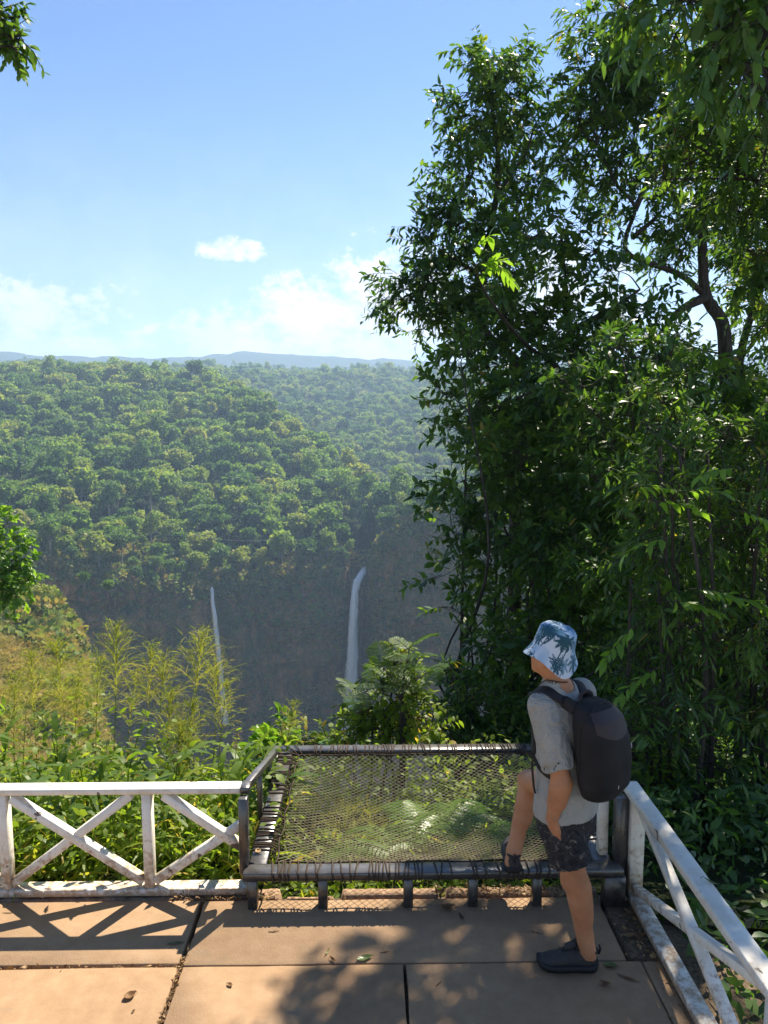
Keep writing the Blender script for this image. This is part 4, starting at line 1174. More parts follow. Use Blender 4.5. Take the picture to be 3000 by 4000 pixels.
def add_sprig(parent, p0, d, n, L, mat, seed, length=None, sag=0.35):
    """a twig whose leaves are separate objects"""
    rng = np.random.default_rng(seed)
    p0 = np.asarray(p0, float); d = nrm(d); length = length or L*n*0.22
    t = np.linspace(0, 1, 7)[:, None]
    path = p0 + d*length*t + np.array([0, 0, -1.0])*length*sag*t*t
    mb = MB(); mb.add(*tube(path, np.linspace(0.005, 0.0015, 7), 5))
    tw = mb.build('sprig', M['bark'], parent, True)
    s = nrm(np.cross(d, [0.1, 0.2, 1.0]))
    for i in range(n):
        q = 0.15+0.85*(i+1)/n; f = q*6; j = min(5, int(f)); p = path[j]+(path[j+1]-path[j])*(f-j)
        side = s*(1 if i % 2 else -1) if i < n-1 else s*0
        ld = nrm(d*0.75 + side*0.8 + np.array([0, 0, -0.35]) + rng.normal(size=3)*0.22)
        up = nrm(np.array([0, 0, 1.0]) + rng.normal(size=3)*0.35); y = nrm(np.cross(up, ld)); z = np.cross(ld, y)
        l_ = L*rng.uniform(0.75, 1.2)
        Mx = Matrix(((ld[0]*l_, y[0]*l_, z[0]*l_, p[0]), (ld[1]*l_, y[1]*l_, z[1]*l_, p[1]), (ld[2]*l_, y[2]*l_, z[2]*l_, p[2]), (0, 0, 0, 1)))
        o = bpy.data.objects.new('leaf', single_leaf(mat, int(rng.integers(0, 4)))); COL.objects.link(o)
        o.parent = tw; o.matrix_parent_inverse = wmat(tw).inverted(); o.matrix_basis = Mx

def leafy(name, label, cat, trunks, blobs, leaf, mat, seed, lai=3.2, nl=13, tl=0.36, hang=0.45, group=None, bias=0.35, droop=0.28, clusters=7, branch_r=0.016, world_blobs=(), flat=1.0):
    """trunks: list of (points, r0, r1); blobs: (px, py, Y, radius px)"""
    rng = np.random.default_rng(seed)
    base = np.asarray(trunks[0][0][0], float)
    e = empty(name, tuple(base), label, cat, group)
    tb = MB(); spts = []
    for pts, r0, r1 in trunks:
        sp = spline(pts, max(6, 4*len(pts)))
        sp = sp + (fbm(sp*2.3+seed, 3, seed)[:, None])*np.array([1, 1, 0])*min(0.12, r0*1.2)
        tb.add(*tube(sp, np.linspace(r0, r1, len(sp)), 9)); spts.append(sp)
    allp = np.concatenate(spts)
    sets = []
    cs = [(at(b[0], b[1], b[2]), None, b[3]) for b in blobs]
    cs = [(c, fit(c, r)) for c, _, r in cs] + [(np.array(c, float), r) for c, r in world_blobs]
    la = 0.6*leaf[0]*leaf[1]*nl
    for c, r in cs:
        n = max(6, int(lai*PI*r*r/la))
        P, D = twigs_in(rng, c, np.array([r, r, r*flat]), n, bias, clusters)
        *lf, E = foliage(rng, P, D, tl, nl, leaf[0], leaf[1], droop, hang)
        lf[5] = np.clip(lf[5]+rng.normal(0, 0.13), 0, 1)
        sets.append(lf); twig_ribbons(tb, rng, E)
        below = allp[allp[:, 2] < c[2]+0.1]
        pool = below if len(below) else allp
        a = pool[np.argmin(np.linalg.norm(pool-c, axis=1) + 0.3*np.abs(pool[:, 2]-(c[2]-0.6*r)))]
        md = (a+c)/2 + np.array([0, 0, 0.12*r]) + rng.normal(size=3)*0.12*r
        br = branch_r*(0.6+np.linalg.norm(a-c)*0.5)
        tb.add(*tube(spline([a, md, c], 8), np.linspace(br, br*0.35, 8), 6))
        for j in rng.choice(len(P), min(9, len(P)), replace=False):
            m2 = (c+P[j])/2 + rng.normal(size=3)*0.08*r
            tb.add(*tube(spline([c, m2, P[j]], 5), np.linspace(br*0.4, 0.004, 5), 5))
    tb.build('trunk', M['bark'], e, True)
    cr = obj('crown', crown_mesh(sets, mat, droop), e, kind='stuff')
    return e

def build_right_trees():
    D_, Mi, Lt = M['leaf_dark'], M['leaf_mid'], M['leaf_light']
    g = ground_z
    # slender tall tree at the left of the group
    b = at(2010, 2050, 13.5); b[2] = g(b[0], 13.5)-0.2
    tr = [[b, at(2030, 1740, 13.5), at(2085, 1560, 13.6), at(2010, 1400, 13.8), at(1880, 1260, 14), at(1915, 920, 14), at(1950, 680, 14), at(1925, 420, 14), at(1900, 240, 14)]]
    t1 = leafy('tree', 'tall slender tree with leaning trunk and drooping leaves, leftmost of the right-hand trees', 'tree',
          [(tr[0], 0.13, 0.022), ([at(1895, 1100, 14), at(1760, 1010, 14), at(1660, 1080, 13.9)], 0.05, 0.015), ([at(1940, 760, 14), at(2050, 600, 14.1), at(2090, 480, 14.1)], 0.045, 0.012)],
          [(1910, 330, 14, 141), (1850, 430, 13.8, 129), (1990, 380, 14.1, 129), (2050, 520, 14.2, 129), (1880, 560, 14, 141), (1830, 690, 13.9, 129), (1960, 760, 14.2, 129), (2080, 700, 14.2, 94),
           (1760, 850, 13.9, 129), (1700, 960, 13.9, 118), (1830, 930, 14, 118), (1610, 1080, 13.8, 106), (1570, 1170, 13.8, 82), (1700, 1120, 14, 129), (1810, 1130, 14, 129), (1640, 1240, 14, 106),
           (1750, 1290, 14, 94), (1890, 1240, 14.1, 129), (1930, 1000, 14.1, 129), (1990, 880, 14.1, 106), (1905, 235, 14, 70), (1960, 1120, 14, 118)],
          (0.15, 0.055), D_, 101, 3.0, 12, 0.42, 0.4, droop=0.35)
    # big tree with the forked dark limb
    b = at(2860, 1800, 15.0); b[2] = g(b[0], 15.0)-0.3
    leafy('tree', 'large dark-trunked tree with a forked limb reaching left against the sky', 'tree',
          [([b, at(2850, 1620, 15.0), at(2835, 1480, 15.0), at(2825, 1270, 15.0), at(2755, 1150, 15.0), at(2745, 900, 15.1), at(2755, 600, 15.2), at(2745, 330, 15.2)], 0.19, 0.04),
           ([at(2765, 1165, 15.0), at(2650, 1070, 14.8), at(2465, 1000, 14.7), at(2445, 930, 14.7), at(2480, 810, 14.7), at(2410, 720, 14.7), at(2330, 560, 14.7)], 0.062, 0.02),
           ([at(2480, 820, 14.7), at(2530, 700, 14.8), at(2550, 560, 15.0)], 0.06, 0.02), ([at(2470, 930, 14.7), at(2560, 850, 14.7), at(2600, 800, 14.8)], 0.05, 0.015),
           ([at(2760, 1160, 15.0), at(2660, 1210, 14.7), at(2590, 1290, 14.6)], 0.10, 0.04),
           ([at(2860, 1560, 15.2), at(2900, 1350, 15.5), at(2960, 1150, 15.8), at(3020, 900, 15.8)], 0.10, 0.04)],
          [(2420, 640, 14.8, 90), (2520, 760, 14.8, 90), (2600, 900, 14.9, 90), (2420, 880, 14.6, 70), (2560, 1010, 14.8, 60), (2660, 1000, 15, 80), (2690, 900, 15.1, 90), (2330, 130, 15.0, 127), (2430, 220, 15.0, 150), (2270, 320, 14.8, 127), (2390, 380, 15.1, 139), (2230, 470, 14.8, 104), (2330, 560, 15.0, 139), (2480, 480, 15.1, 150), (2570, 300, 15.1, 150),
           (2560, 120, 15.2, 139), (2640, 460, 15.2, 150), (2740, 280, 15.2, 162), (2830, 450, 15.4, 162), (2740, 580, 15.2, 139), (2580, 600, 15.0, 104), (2230, 620, 14.8, 81), (2860, 680, 15.4, 150),
           (2950, 560, 15.5, 150), (2960, 800, 15.6, 150), (2830, 880, 15.2, 127), (2980, 1000, 15.6, 127), (2930, 1150, 15.6, 127), (2730, 780, 15.0, 115), (2990, 1330, 15.6, 127), (2900, 1000, 15.4, 115), (2350, 730, 14.7, 69)],
          (0.17, 0.05), Mi, 102, 3.1, 12, 0.4, 0.45, droop=0.3)
    bl = []
    for (px, py, r) in [(2880, 560, 110), (2980, 480, 110), (2820, 690, 100), (2940, 700, 120), (3020, 620, 120), (2980, 850, 120), (2890, 830, 90), (3030, 960, 110), (2960, 1080, 90), (3020, 1200, 100), (2930, 980, 80), (2700, 640, 90), (2640, 520, 90), (2760, 480, 100), (2600, 700, 70)]: bl.append((px, py, 9.6, r))
    leafy('tree', 'yellow-green backlit tree along the right edge, below the hanging dark leaves', 'tree',
          [([(6.2, 9.7, g(6.2, 9.7)-0.2), at(3120, 1600, 9.7), at(3060, 1100, 9.7), at(2960, 700, 9.6)], 0.11, 0.025)], bl, (0.125, 0.046), Mi, 119, 2.7, 12, 0.36, 0.4)
    # overhanging tree whose trunk stands beyond the right edge
    t3 = leafy('tree', 'tree with long dark leaves hanging into the top right corner', 'tree',
          [([(4.6, 7.6, g(4.6, 7.6)-0.2), (4.55, 7.7, 2.0), (4.3, 7.9, 4.6), (4.0, 8.2, 6.6), (3.8, 8.5, 8.4)], 0.2, 0.06),
           ([(4.35, 7.9, 4.4), (3.9, 7.5, 5.6), (3.2, 7.2, 6.3), (2.7, 7.3, 6.9)], 0.09, 0.03), ([(4.2, 8.0, 5.4), (3.7, 8.4, 6.6), (3.1, 8.6, 7.6)], 0.08, 0.03)],
          [(2860, 90, 7.0, 160), (2700, 10, 7.1, 150), (2960, 250, 6.9, 130), (2560, -30, 7.2, 130), (2990, 60, 6.7, 150), (2900, 330, 7.3, 120), (2760, 150, 7.2, 100), (2640, 130, 7.2, 100), (2820, 260, 7.2, 100), (2970, 430, 7.1, 100), (2700, 270, 7.3, 70), (2460, 40, 7.3, 70)],
          (0.16, 0.056), D_, 103, 2.1, 11, 0.42, 0.85, droop=0.4,
          world_blobs=[], clusters=6)
    leafy('tree', 'tree with an airy crown overhead, outside the top right corner, dappling the deck', 'tree',
          [([(5.4, 8.6, g(5.4, 8.6)-0.2), (5.3, 8.6, 2.0), (5.0, 8.6, 5.0), (4.5, 8.6, 7.4)], 0.16, 0.05)], [],
          (0.22, 0.09), D_, 113, 1.25, 9, 0.45, 0.4, clusters=5,
          world_blobs=[((3.05, 7.2, 6.7), 0.5), ((3.6, 7.4, 7.0), 0.55), ((3.2, 8.2, 7.4), 0.5), ((4.1, 8.2, 7.6), 0.65), ((3.9, 7.1, 6.6), 0.5), ((3.75, 9.0, 8.0), 0.55), ((4.5, 9.3, 7.8), 0.7),
                       ((4.6, 7.4, 7.2), 0.65), ((4.9, 8.6, 7.6), 0.7), ((4.6, 10.5, 8.2), 0.6), ((4.9, 10.2, 8.3), 0.7), ((3.9, 6.5, 6.9), 0.5), ((4.6, 6.3, 7.0), 0.6), ((2.75, 6.5, 6.6), 0.4), ((3.3, 6.6, 7.4), 0.45)])
    for i, (px, py, dx) in enumerate([(2640, 60, -1), (2800, 160, -0.5), (2930, 260, -0.6), (2560, 20, -1), (2880, 30, 0.3)]):
        add_sprig(t3, at(px, py, 6.6), (dx*0.5, -0.2, -0.5), 13, 0.15, M['leaf_dark'], 40+i)
    # broad-leaved small tree before them
    b = at(2230, 2300, 12.5); b[2] = g(b[0], 12.5)-0.2
    t4 = leafy('tree', 'small broad-leaved tree with dense crown above the man, a yellow-green sprig on its left', 'tree',
          [([b, at(2225, 1750, 12.5), at(2235, 1450, 12.5), at(2215, 1150, 12.5), at(2190, 900, 12.5)], 0.06, 0.018), ([at(2230, 1480, 12.5), at(2040, 1330, 11.6), at(1900, 1150, 10.2), at(1850, 1020, 9.5)], 0.035, 0.008), ([at(2230, 1500, 12.5), at(2080, 1330, 12.5), at(1960, 1230, 12.5)], 0.06, 0.018), ([at(2220, 1300, 12.5), at(2400, 1200, 12.5), at(2500, 1130, 12.5)], 0.06, 0.018)],
          [(2180, 860, 12.5, 90), (2080, 930, 12.5, 90), (2270, 940, 12.5, 90), (2010, 1060, 12.4, 100), (2150, 1060, 12.5, 110), (2300, 1080, 12.5, 110), (2420, 1060, 12.6, 80), (1960, 1200, 12.4, 100), (2100, 1220, 12.5, 110),
           (2250, 1240, 12.5, 120), (2400, 1220, 12.6, 110), (2520, 1200, 12.6, 80), (2010, 1360, 12.5, 110), (2160, 1390, 12.5, 120), (2320, 1390, 12.5, 120), (2470, 1370, 12.6, 110), (2580, 1330, 12.6, 80), (1920, 1320, 12.5, 80),
           (2560, 1480, 12.5, 110), (1880, 1440, 12.5, 90), (2230, 1540, 12.5, 100), (2190, 1680, 12.5, 90), (2280, 1780, 12.4, 100), (2180, 1900, 12.5, 90), (2260, 2020, 12.4, 90), (2200, 2160, 12.5, 90), (2340, 1640, 12.6, 90), (2100, 1560, 12.5, 90), (2310, 2180, 12.6, 80)],
          (0.165, 0.07), D_, 104, 2.9, 11, 0.42, 0.3, droop=0.25)
    for i, (px, py, dx, dy) in enumerate([(1840, 985, 0.6, -0.8), (1855, 1040, 0.7, -0.4), (1870, 1100, 0.4, -0.9), (1905, 1010, 0.5, 0.3)]):
        add_sprig(t4, at(px, py, 9.5), (dx*0.6, 0.1, -dy*0.5), 11, 0.17, M['sprig'], 60+i, sag=0.2)

    # thicket under the trees: separate bushes, each with its own stems
    def xl(y): return I_(y, [1350, 1450, 1500, 1600, 1750, 1900, 2000, 2150, 2300, 2400, 2480, 2600, 2750], [1800, 1690, 1660, 1720, 1740, 1710, 1720, 1750, 1690, 1790, 1880, 1830, 1760])
    rng = np.random.default_rng(77)
    cells = {}
    for y in np.arange(1400, 3150, 118):
        for x in np.arange(xl(y)+75, 2720, 135):
            px, py = x+rng.normal(0, 22), y+rng.normal(0, 22)
            Y = I_(px, [1650, 2150, 2300, 2650], [11, 10.6, 9.6, 8.6]) + rng.uniform(-0.9, 0.9) + I_(py, [1400, 2900], [0.8, -0.8])
            col = 0 if px < 1990 else (1 if px < 2300 else 2); row = 0 if py < 1880 else (1 if py < 2350 else 2)
            cells.setdefault((row, col), []).append((px, py, Y, rng.uniform(80, 118)))
    words = {(0, 0): 'dark glossy bush at the left rim of the thicket, under the slender tall tree', (0, 1): 'dark glossy bush below the small broad-leaved tree', (0, 2): 'dark bush growing left of the big dark trunk',
             (1, 0): 'drooping glossy bush overhanging the gorge beside the wide waterfall', (1, 1): 'glossy green bush high above the bucket hat', (1, 2): 'dark narrow-leaved bush high above the backpack',
             (2, 0): 'dark bush left of the bucket hat, behind the bright fern-leaved shrub', (2, 1): 'shaded dark bush right behind the man', (2, 2): 'shaded dark bush behind the backpack and the railing corner'}
    for (r, c), bl in sorted(cells.items()):
        cx = np.mean([b_[0] for b_ in bl]); y0 = max(b_[1] for b_ in bl)
        Yb = float(np.mean([b_[2] for b_ in bl])); base = at(cx, min(3100, y0+120), Yb); base[2] = g(base[0], Yb)-0.2
        stems = []
        for k in range(3 if c else 2):
            b_ = bl[int(rng.integers(0, len(bl)))]; tp = at(b_[0], min(q[1] for q in bl)+rng.uniform(60, 200), b_[2])
            s0 = base + [rng.normal(0, 0.3), rng.normal(0, 0.2), 0]
            stems.append(([s0, s0*0.65+tp*0.35+rng.normal(size=3)*0.35, s0*0.3+tp*0.7+rng.normal(size=3)*0.3, tp], 0.04, 0.01))
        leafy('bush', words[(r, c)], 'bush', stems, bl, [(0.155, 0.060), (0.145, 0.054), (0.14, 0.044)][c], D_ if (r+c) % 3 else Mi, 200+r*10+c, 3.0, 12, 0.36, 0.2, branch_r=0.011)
    # nearer willowy bushes on the right
    cells = {}
    for y in np.arange(1720, 3500, 125):
        for x in np.arange(2560 if y < 2500 else 2480, 3160, 135):
            px, py = x+rng.normal(0, 28), y+rng.normal(0, 28)
            Y = 6.3+rng.uniform(-0.5, 0.6)+I_(py, [1700, 3400], [0.5, -0.45])
            row = 0 if py < 2150 else (1 if py < 2700 else 2)
            cells.setdefault((row, 0 if px < 2800 else 1), []).append((px, py, Y, rng.uniform(70, 110)))
    words = {(0, 0): 'willowy bush with long narrow leaves just left of the right edge, under the big trunk', (0, 1): 'willowy bush cut by the right edge of the view, under the big trunk',
             (1, 0): 'narrow-leaved bush with lit yellow-green shoots, right of the bucket hat', (1, 1): 'narrow-leaved bush cut by the right edge, level with the hat',
             (2, 0): 'shaded thin-stemmed bush directly behind the white railing', (2, 1): 'shaded thin-stemmed bush at the right edge beyond the white railing'}
    sh = {}
    for (r, c), bl in sorted(cells.items()):
        cx = np.mean([b_[0] for b_ in bl]); base = at(cx, 3300, 6.2); base[2] = g(base[0], 6.2)-0.2
        stems = []
        for k in range(6 if r == 2 else 4):
            x_ = cx+rng.uniform(-170, 170); s0 = at(x_, 3300, 6.2+rng.uniform(-0.4, 0.5)); s0[2] = g(s0[0], s0[1])-0.2
            tp = at(x_+rng.normal(0, 40), min(q[1] for q in bl)+rng.uniform(60, 160), 6.4)
            stems.append(([s0, (s0+tp)/2+rng.normal(size=3)*0.08, tp], 0.028, 0.011))
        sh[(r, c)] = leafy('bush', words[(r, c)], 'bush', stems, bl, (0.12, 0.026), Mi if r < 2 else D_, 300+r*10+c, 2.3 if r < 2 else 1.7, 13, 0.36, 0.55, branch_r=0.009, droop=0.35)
    for i, (k, px, py, dx, up) in enumerate([((0, 0), 2460, 1905, 0.9, 0.2), ((0, 0), 2540, 1960, 0.9, 0.1), ((0, 0), 2640, 1930, 0.8, 0.3), ((1, 1), 2870, 1990, 0.7, -0.1), ((1, 0), 2600, 2350, 0.8, 0.1), ((1, 0), 2690, 2300, 0.9, 0.1),
                                             ((1, 1), 2840, 2330, 0.9, 0.0), ((1, 0), 2500, 2430, -0.5, -0.3), ((1, 1), 2930, 2130, 0.6, 0.0), ((0, 1), 2900, 1830, -0.7, 0.1), ((1, 0), 2620, 2100, -0.8, 0.0), ((1, 0), 2590, 2600, -0.7, -0.2)]):
        add_sprig(sh[k], at(px, py, 5.7), (dx, -0.15, up), 14, 0.12, M['sprig'], 80+i, sag=0.3)
    bl = []
    for (px, py, r) in [(2640, 1330, 100), (2700, 1430, 100), (2640, 1560, 110), (2950, 1450, 110), (2960, 1600, 120), (2900, 1720, 120), (2720, 1640, 110), (2600, 1680, 110), (2780, 1760, 120), (2980, 1780, 120), (3010, 1250, 100), (2560, 1420, 80)]:
        bl.append((px, py, 13.5, r))
    b = at(2930, 2200, 13.5); b[2] = g(b[0], 13.5)-0.2
    leafy('tree', 'sunlit yellow-green young tree behind the big dark trunk', 'tree', [([b, at(2920, 1800, 13.5), at(2900, 1400, 13.5)], 0.08, 0.02)], bl, (0.13, 0.045), Lt, 118, 2.4, 12, 0.4, 0.5)
    # low dark growth between the railing and the bushes
    k = 15000; X = rng.uniform(1.75, 6.0, k); Y = rng.uniform(1.2, 7.5, k)
    e_ = X-1.56; Z = np.where(Y < 4.6, -0.30-0.22*np.minimum(e_, 4), np.array([g(a_, c_) for a_, c_ in zip(X, Y)])) + rng.uniform(-0.05, 0.35, k)*(0.4+1.2*vnoise(np.stack([X*2, Y*2], -1), 9))
    L_ = rng.uniform(0.05, 0.13, k)
    V, lo, szs = leaves_np(np.stack([X, Y, Z], -1), rng.normal(size=(k, 3))*[1, 1, 0.5], nrm(rng.normal(size=(k, 3))*0.6+[0, 0, 1]), L_, L_*rng.uniform(0.25, 0.45, k), 0.3)
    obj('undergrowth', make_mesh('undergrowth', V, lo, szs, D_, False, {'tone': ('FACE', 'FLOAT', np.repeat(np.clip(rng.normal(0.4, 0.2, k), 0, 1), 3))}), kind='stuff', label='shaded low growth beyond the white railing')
    # deeper wood behind the thicket
    P = []; rng = np.random.default_rng(5)
    for _ in range(420):
        px = rng.uniform(2050, 3300); py = rng.uniform(1560, 3350); P.append(np.append(at(px, py, rng.uniform(12, 19)), 0))
    P = np.array(P)[:, :3]
    sets = []
    for c in P:
        p, d = twigs_in(rng, c, 0.75, 11, 0.2, 4); *lf, E = foliage(rng, p, d, 0.5, 9, 0.26, 0.10); sets.append(lf)
    obj('wood_foliage', crown_mesh(sets, Mi), kind='stuff', label='mass of leaves in the wood behind the thicket')
    for i, (px, lab) in enumerate([(2480, 'bare thin trunk in the shade, left one behind the white railing'), (2660, 'bare thin trunk in the shade, middle one behind the white railing'), (2870, 'bare thin trunk in the shade, right one behind the white railing')]):
        m_ = MB(); s0 = at(px, 3300, 7.6); s0[2] = g(s0[0], s0[1])-0.3; m_.add(*tube(spline([s0, at(px+15, 2700, 7.6), at(px-10, 2100, 7.7)], 12), np.linspace(0.055, 0.03, 12), 8))
        e = empty('sapling', tuple(s0), lab, 'tree'); m_.build('trunk', M['bark'], e, True)
        cset = []
        for k in range(5):
            p, d = twigs_in(rng, at(px+rng.normal(0, 60), 2150+k*60, 7.7), 0.4, 12); *lf, E = foliage(rng, p, d, 0.35, 12, 0.12, 0.034); cset.append(lf)
        obj('crown', crown_mesh(cset, D_), e, kind='stuff')
build_right_trees()

def build_left_trees():
    g = ground_z
    b = at(-160, 2800, 24); b[2] = g(b[0], 24)-0.5
    leafy('tree', 'bright yellow-green tree cut by the left edge above the dry spur', 'tree',
          [([b, at(-140, 2500, 24), at(-90, 2250, 24), at(-60, 2050, 24)], 0.16, 0.04), ([at(-90, 2300, 24), at(0, 2220, 24), at(60, 2180, 24)], 0.07, 0.02)],
          [(-20, 1985, 24, 50), (15, 2060, 24, 55), (50, 2110, 24, 50), (-40, 2120, 24, 90), (60, 2190, 23.8, 65), (105, 2225, 24, 40), (20, 2240, 23.8, 80), (85, 2275, 24, 55), (30, 2310, 24, 60), (-70, 2250, 24, 100), (60, 2335, 24, 45), (-120, 2050, 24, 90), (5, 2365, 24, 40)],
          (0.20, 0.10), M['sprig'], 401, 3.2, 10, 0.4, 0.3, clusters=6)
    leafy('tree', 'tree beyond the left edge with one leafy branch hanging in the top left corner', 'tree',
          [([(-5.2, 6.4, g(-5.2, 6.4)-0.2), (-5.1, 6.4, 2.0), (-4.8, 6.5, 4.5), (-4.3, 6.5, 6.5)], 0.16, 0.06), ([(-4.9, 6.45, 4.0), (-4.2, 6.5, 5.2), at(-150, 60, 6.5), at(40, 90, 6.5)], 0.06, 0.01)],
          [(10, 25, 6.5, 50), (55, 75, 6.5, 40), (20, 120, 6.5, 50), (70, 140, 6.4, 30), (45, 180, 6.4, 30), (-60, 80, 6.5, 90), (-150, 20, 6.5, 120), (-20, 190, 6.5, 40)],
          (0.085, 0.036), M['leaf_mid'], 402, 3.0, 11, 0.2, 0.5, world_blobs=[((-4.4, 6.5, 6.4), 0.7), ((-4.9, 6.2, 5.6), 0.7), ((-5.3, 6.9, 6.0), 0.8)], clusters=5)
build_left_trees()

# ------------------------------------------------------------------ behind the fence and the net
def blade_leaf_mesh(seed, L, W, droop, tone):
    V, lo, szs = blade_np(np.zeros((1, 3)), np.array([[0.75, 0, 0.66]]), np.array([[-0.66, 0, 0.75]]), np.array([L]), np.array([W]), np.array([droop]), 6)
    return make_mesh('leaf', V, lo, szs, M['blade'], True, {'tone': ('FACE', 'FLOAT', np.full(6, tone))})

def copy_tree(src, loc, rz, sc_, label, group):
    e = src.copy(); COL.objects.link(e); e.location = loc; e.rotation_euler = (0, 0, rz); e.scale = (sc_,)*3
    tag(e, label, None, group)
    for ch in src.children:
        c = ch.copy(); COL.objects.link(c); c.parent = e
    return e

def build_reeds():
    rng = np.random.default_rng(31)
    lm = [blade_leaf_mesh(i, rng.uniform(0.28, 0.50), rng.uniform(0.036, 0.062), rng.uniform(0.35, 0.9), float(np.clip(rng.normal(0.45, 0.22), 0, 1))) for i in range(14)]
    protos = []
    for k in range(6):
        e = empty('reed_plant', (0, 0, 0), None, 'plant')
        h = rng.uniform(0.5, 0.8); lean = rng.normal(0, 0.10, 2)
        sp = spline([(0, 0, -0.15), (lean[0]*0.4, lean[1]*0.4, h*0.5), (lean[0], lean[1], h)], 7)
        mb = MB(); mb.add(*tube(sp, np.linspace(0.009, 0.004, 7), 5)); me = mb.mesh('stem', M['blade'], True)
        a = me.attributes.new('tone', 'FLOAT', 'FACE'); a.data.foreach_set('value', np.full(len(me.polygons), 0.3, np.float32))
        o = bpy.data.objects.new('stem', me); COL.objects.link(o); o.parent = e
        for j in range(9):
            f = 0.15+0.85*j/8; p = sp[min(6, int(f*6))]
            l = bpy.data.objects.new('leaf', lm[int(rng.integers(0, len(lm)))]); COL.objects.link(l); l.parent = e
            l.location = tuple(p); l.rotation_euler = (rng.normal(0, 0.2), rng.uniform(-0.35, 0.35), j*2.4+rng.normal(0, 0.4)); s_ = rng.uniform(0.75, 1.2)*(0.7+0.4*f); l.scale = (s_,)*3
        protos.append(e)
    spots = []
    for i in range(52):
        Y = rng.uniform(4.36, 6.2); px = rng.uniform(-80, 985)
        if i >= 44: px = rng.uniform(985, 1120); Y = rng.uniform(5.0, 6.4)
        p = at(px, 3200, Y); x = p[0]
        if x > -0.80 and Y < 4.6: x -= 0.3
        spots.append((x, Y, px))
    spots.sort(key=lambda s: s[2])
    def where(px, Y):
        near = 'close' if Y < 4.9 else ('a step' if Y < 5.5 else 'far')
        if px < 150: pl = 'the leftmost fence post'
        elif px < 300: pl = 'the left half of the first crossed panel'
        elif px < 450: pl = 'the right half of the first crossed panel'
        elif px < 620: pl = 'the middle fence post'
        elif px < 800: pl = 'the left half of the second crossed panel'
        elif px < 985: pl = 'the second crossed panel beside the black post'
        else: pl = 'the left corner of the net'
        return near, pl
    for i, (x, Y, px) in enumerate(spots):
        near, pl = where(px, Y)
        lab = 'green blade-leaved reed %s behind %s' % (near, pl)
        e = protos[i] if i < 6 else None
        loc = (x, Y, ground_z(x, Y)-0.02); rz = rng.uniform(0, 6.28); s_ = rng.uniform(0.8, 1.2)*(1.0 if Y > 4.8 else 0.9)
        if e is not None:
            e.location = loc; e.rotation_euler = (0, 0, rz); e.scale = (s_,)*3; tag(e, lab, None, 'reeds behind the white fence')
        else: copy_tree(protos[i % 6], loc, rz, s_, lab, 'reeds behind the white fence')
    # ground cover between them
    n = 17000
    X = rng.uniform(-4.2, -0.55, n); Y = rng.uniform(4.25, 7.6, n)
    Hh = np.where(rng.random(n) < 0.8, rng.uniform(0, 0.55, n), rng.uniform(0, 0.9, n))*(0.7+0.6*vnoise(np.stack([X*2.2, Y*2.2], -1), 4))
    extra = 6000
    X2 = rng.uniform(-0.6, 2.6, extra); Y2 = rng.uniform(5.7, 8.2, extra); H2 = rng.uniform(0, 0.6, extra)*(0.5+vnoise(np.stack([X2*2, Y2*2], -1), 5))
    X3 = rng.uniform(-0.55, 1.3, 1100); Y3 = rng.uniform(4.2, 5.6, 1100); H3 = rng.uniform(0, 0.07, 1100)
    X = np.concatenate([X, X2, X3]); Y = np.concatenate([Y, Y2, Y3]); Hh = np.concatenate([Hh, H2, H3]); n = len(X)
    Z = np.array([ground_z(a, b) for a, b in zip(X, Y)]) + Hh
    B = np.stack([X, Y, Z], -1)
    D = rng.normal(size=(n, 3))*[1, 1, 0.5]; L = rng.uniform(0.035, 0.085, n)
    V, lo, szs = leaves_np(B, D, nrm(rng.normal(size=(n, 3))*0.6+[0, 0, 1]), L, L*rng.uniform(0.35, 0.6, n), 0.3)
    T = np.clip(rng.normal(0.45, 0.18, n)+(rng.random(n) < 0.03)*0.5, 0, 1)
    obj('undergrowth', make_mesh('undergrowth', V, lo, szs, M['leaf_light'], False, {'tone': ('FACE', 'FLOAT', np.repeat(T, 3))}), kind='stuff', label='leafy undergrowth behind the fence and under the net')
    nb = 4200
    X = np.concatenate([rng.uniform(-4.2, -0.6, 3500), rng.uniform(-0.5, 1.3, 700)]); Y = np.concatenate([rng.uniform(4.3, 6.8, 3500), rng.uniform(4.15, 5.7, 700)])
    Z = np.array([ground_z(a, b) for a, b in zip(X, Y)]); hi = np.concatenate([rng.uniform(0, 0.55, 3500), np.zeros(700)])
    Lb = np.concatenate([rng.uniform(0.25, 0.6, 3500), rng.uniform(0.1, 0.24, 700)])
    V, lo, szs = blade_np(np.stack([X, Y, Z+hi*0.6], -1), nrm(rng.normal(size=(nb, 3))*[0.6, 0.6, 0.2]+[0, 0, 0.9]), nrm(rng.normal(size=(nb, 3))), Lb, rng.uniform(0.009, 0.028, nb), rng.uniform(0.3, 0.8, nb), 4)
    T = np.clip(rng.normal(0.6, 0.28, nb), 0, 1)
    obj('grass', make_mesh('grass', V, lo, szs, M['blade'], False, {'tone': ('FACE', 'FLOAT', np.repeat(T, 4))}), kind='stuff', label='tall grass behind the fence and under the net')
build_reeds()

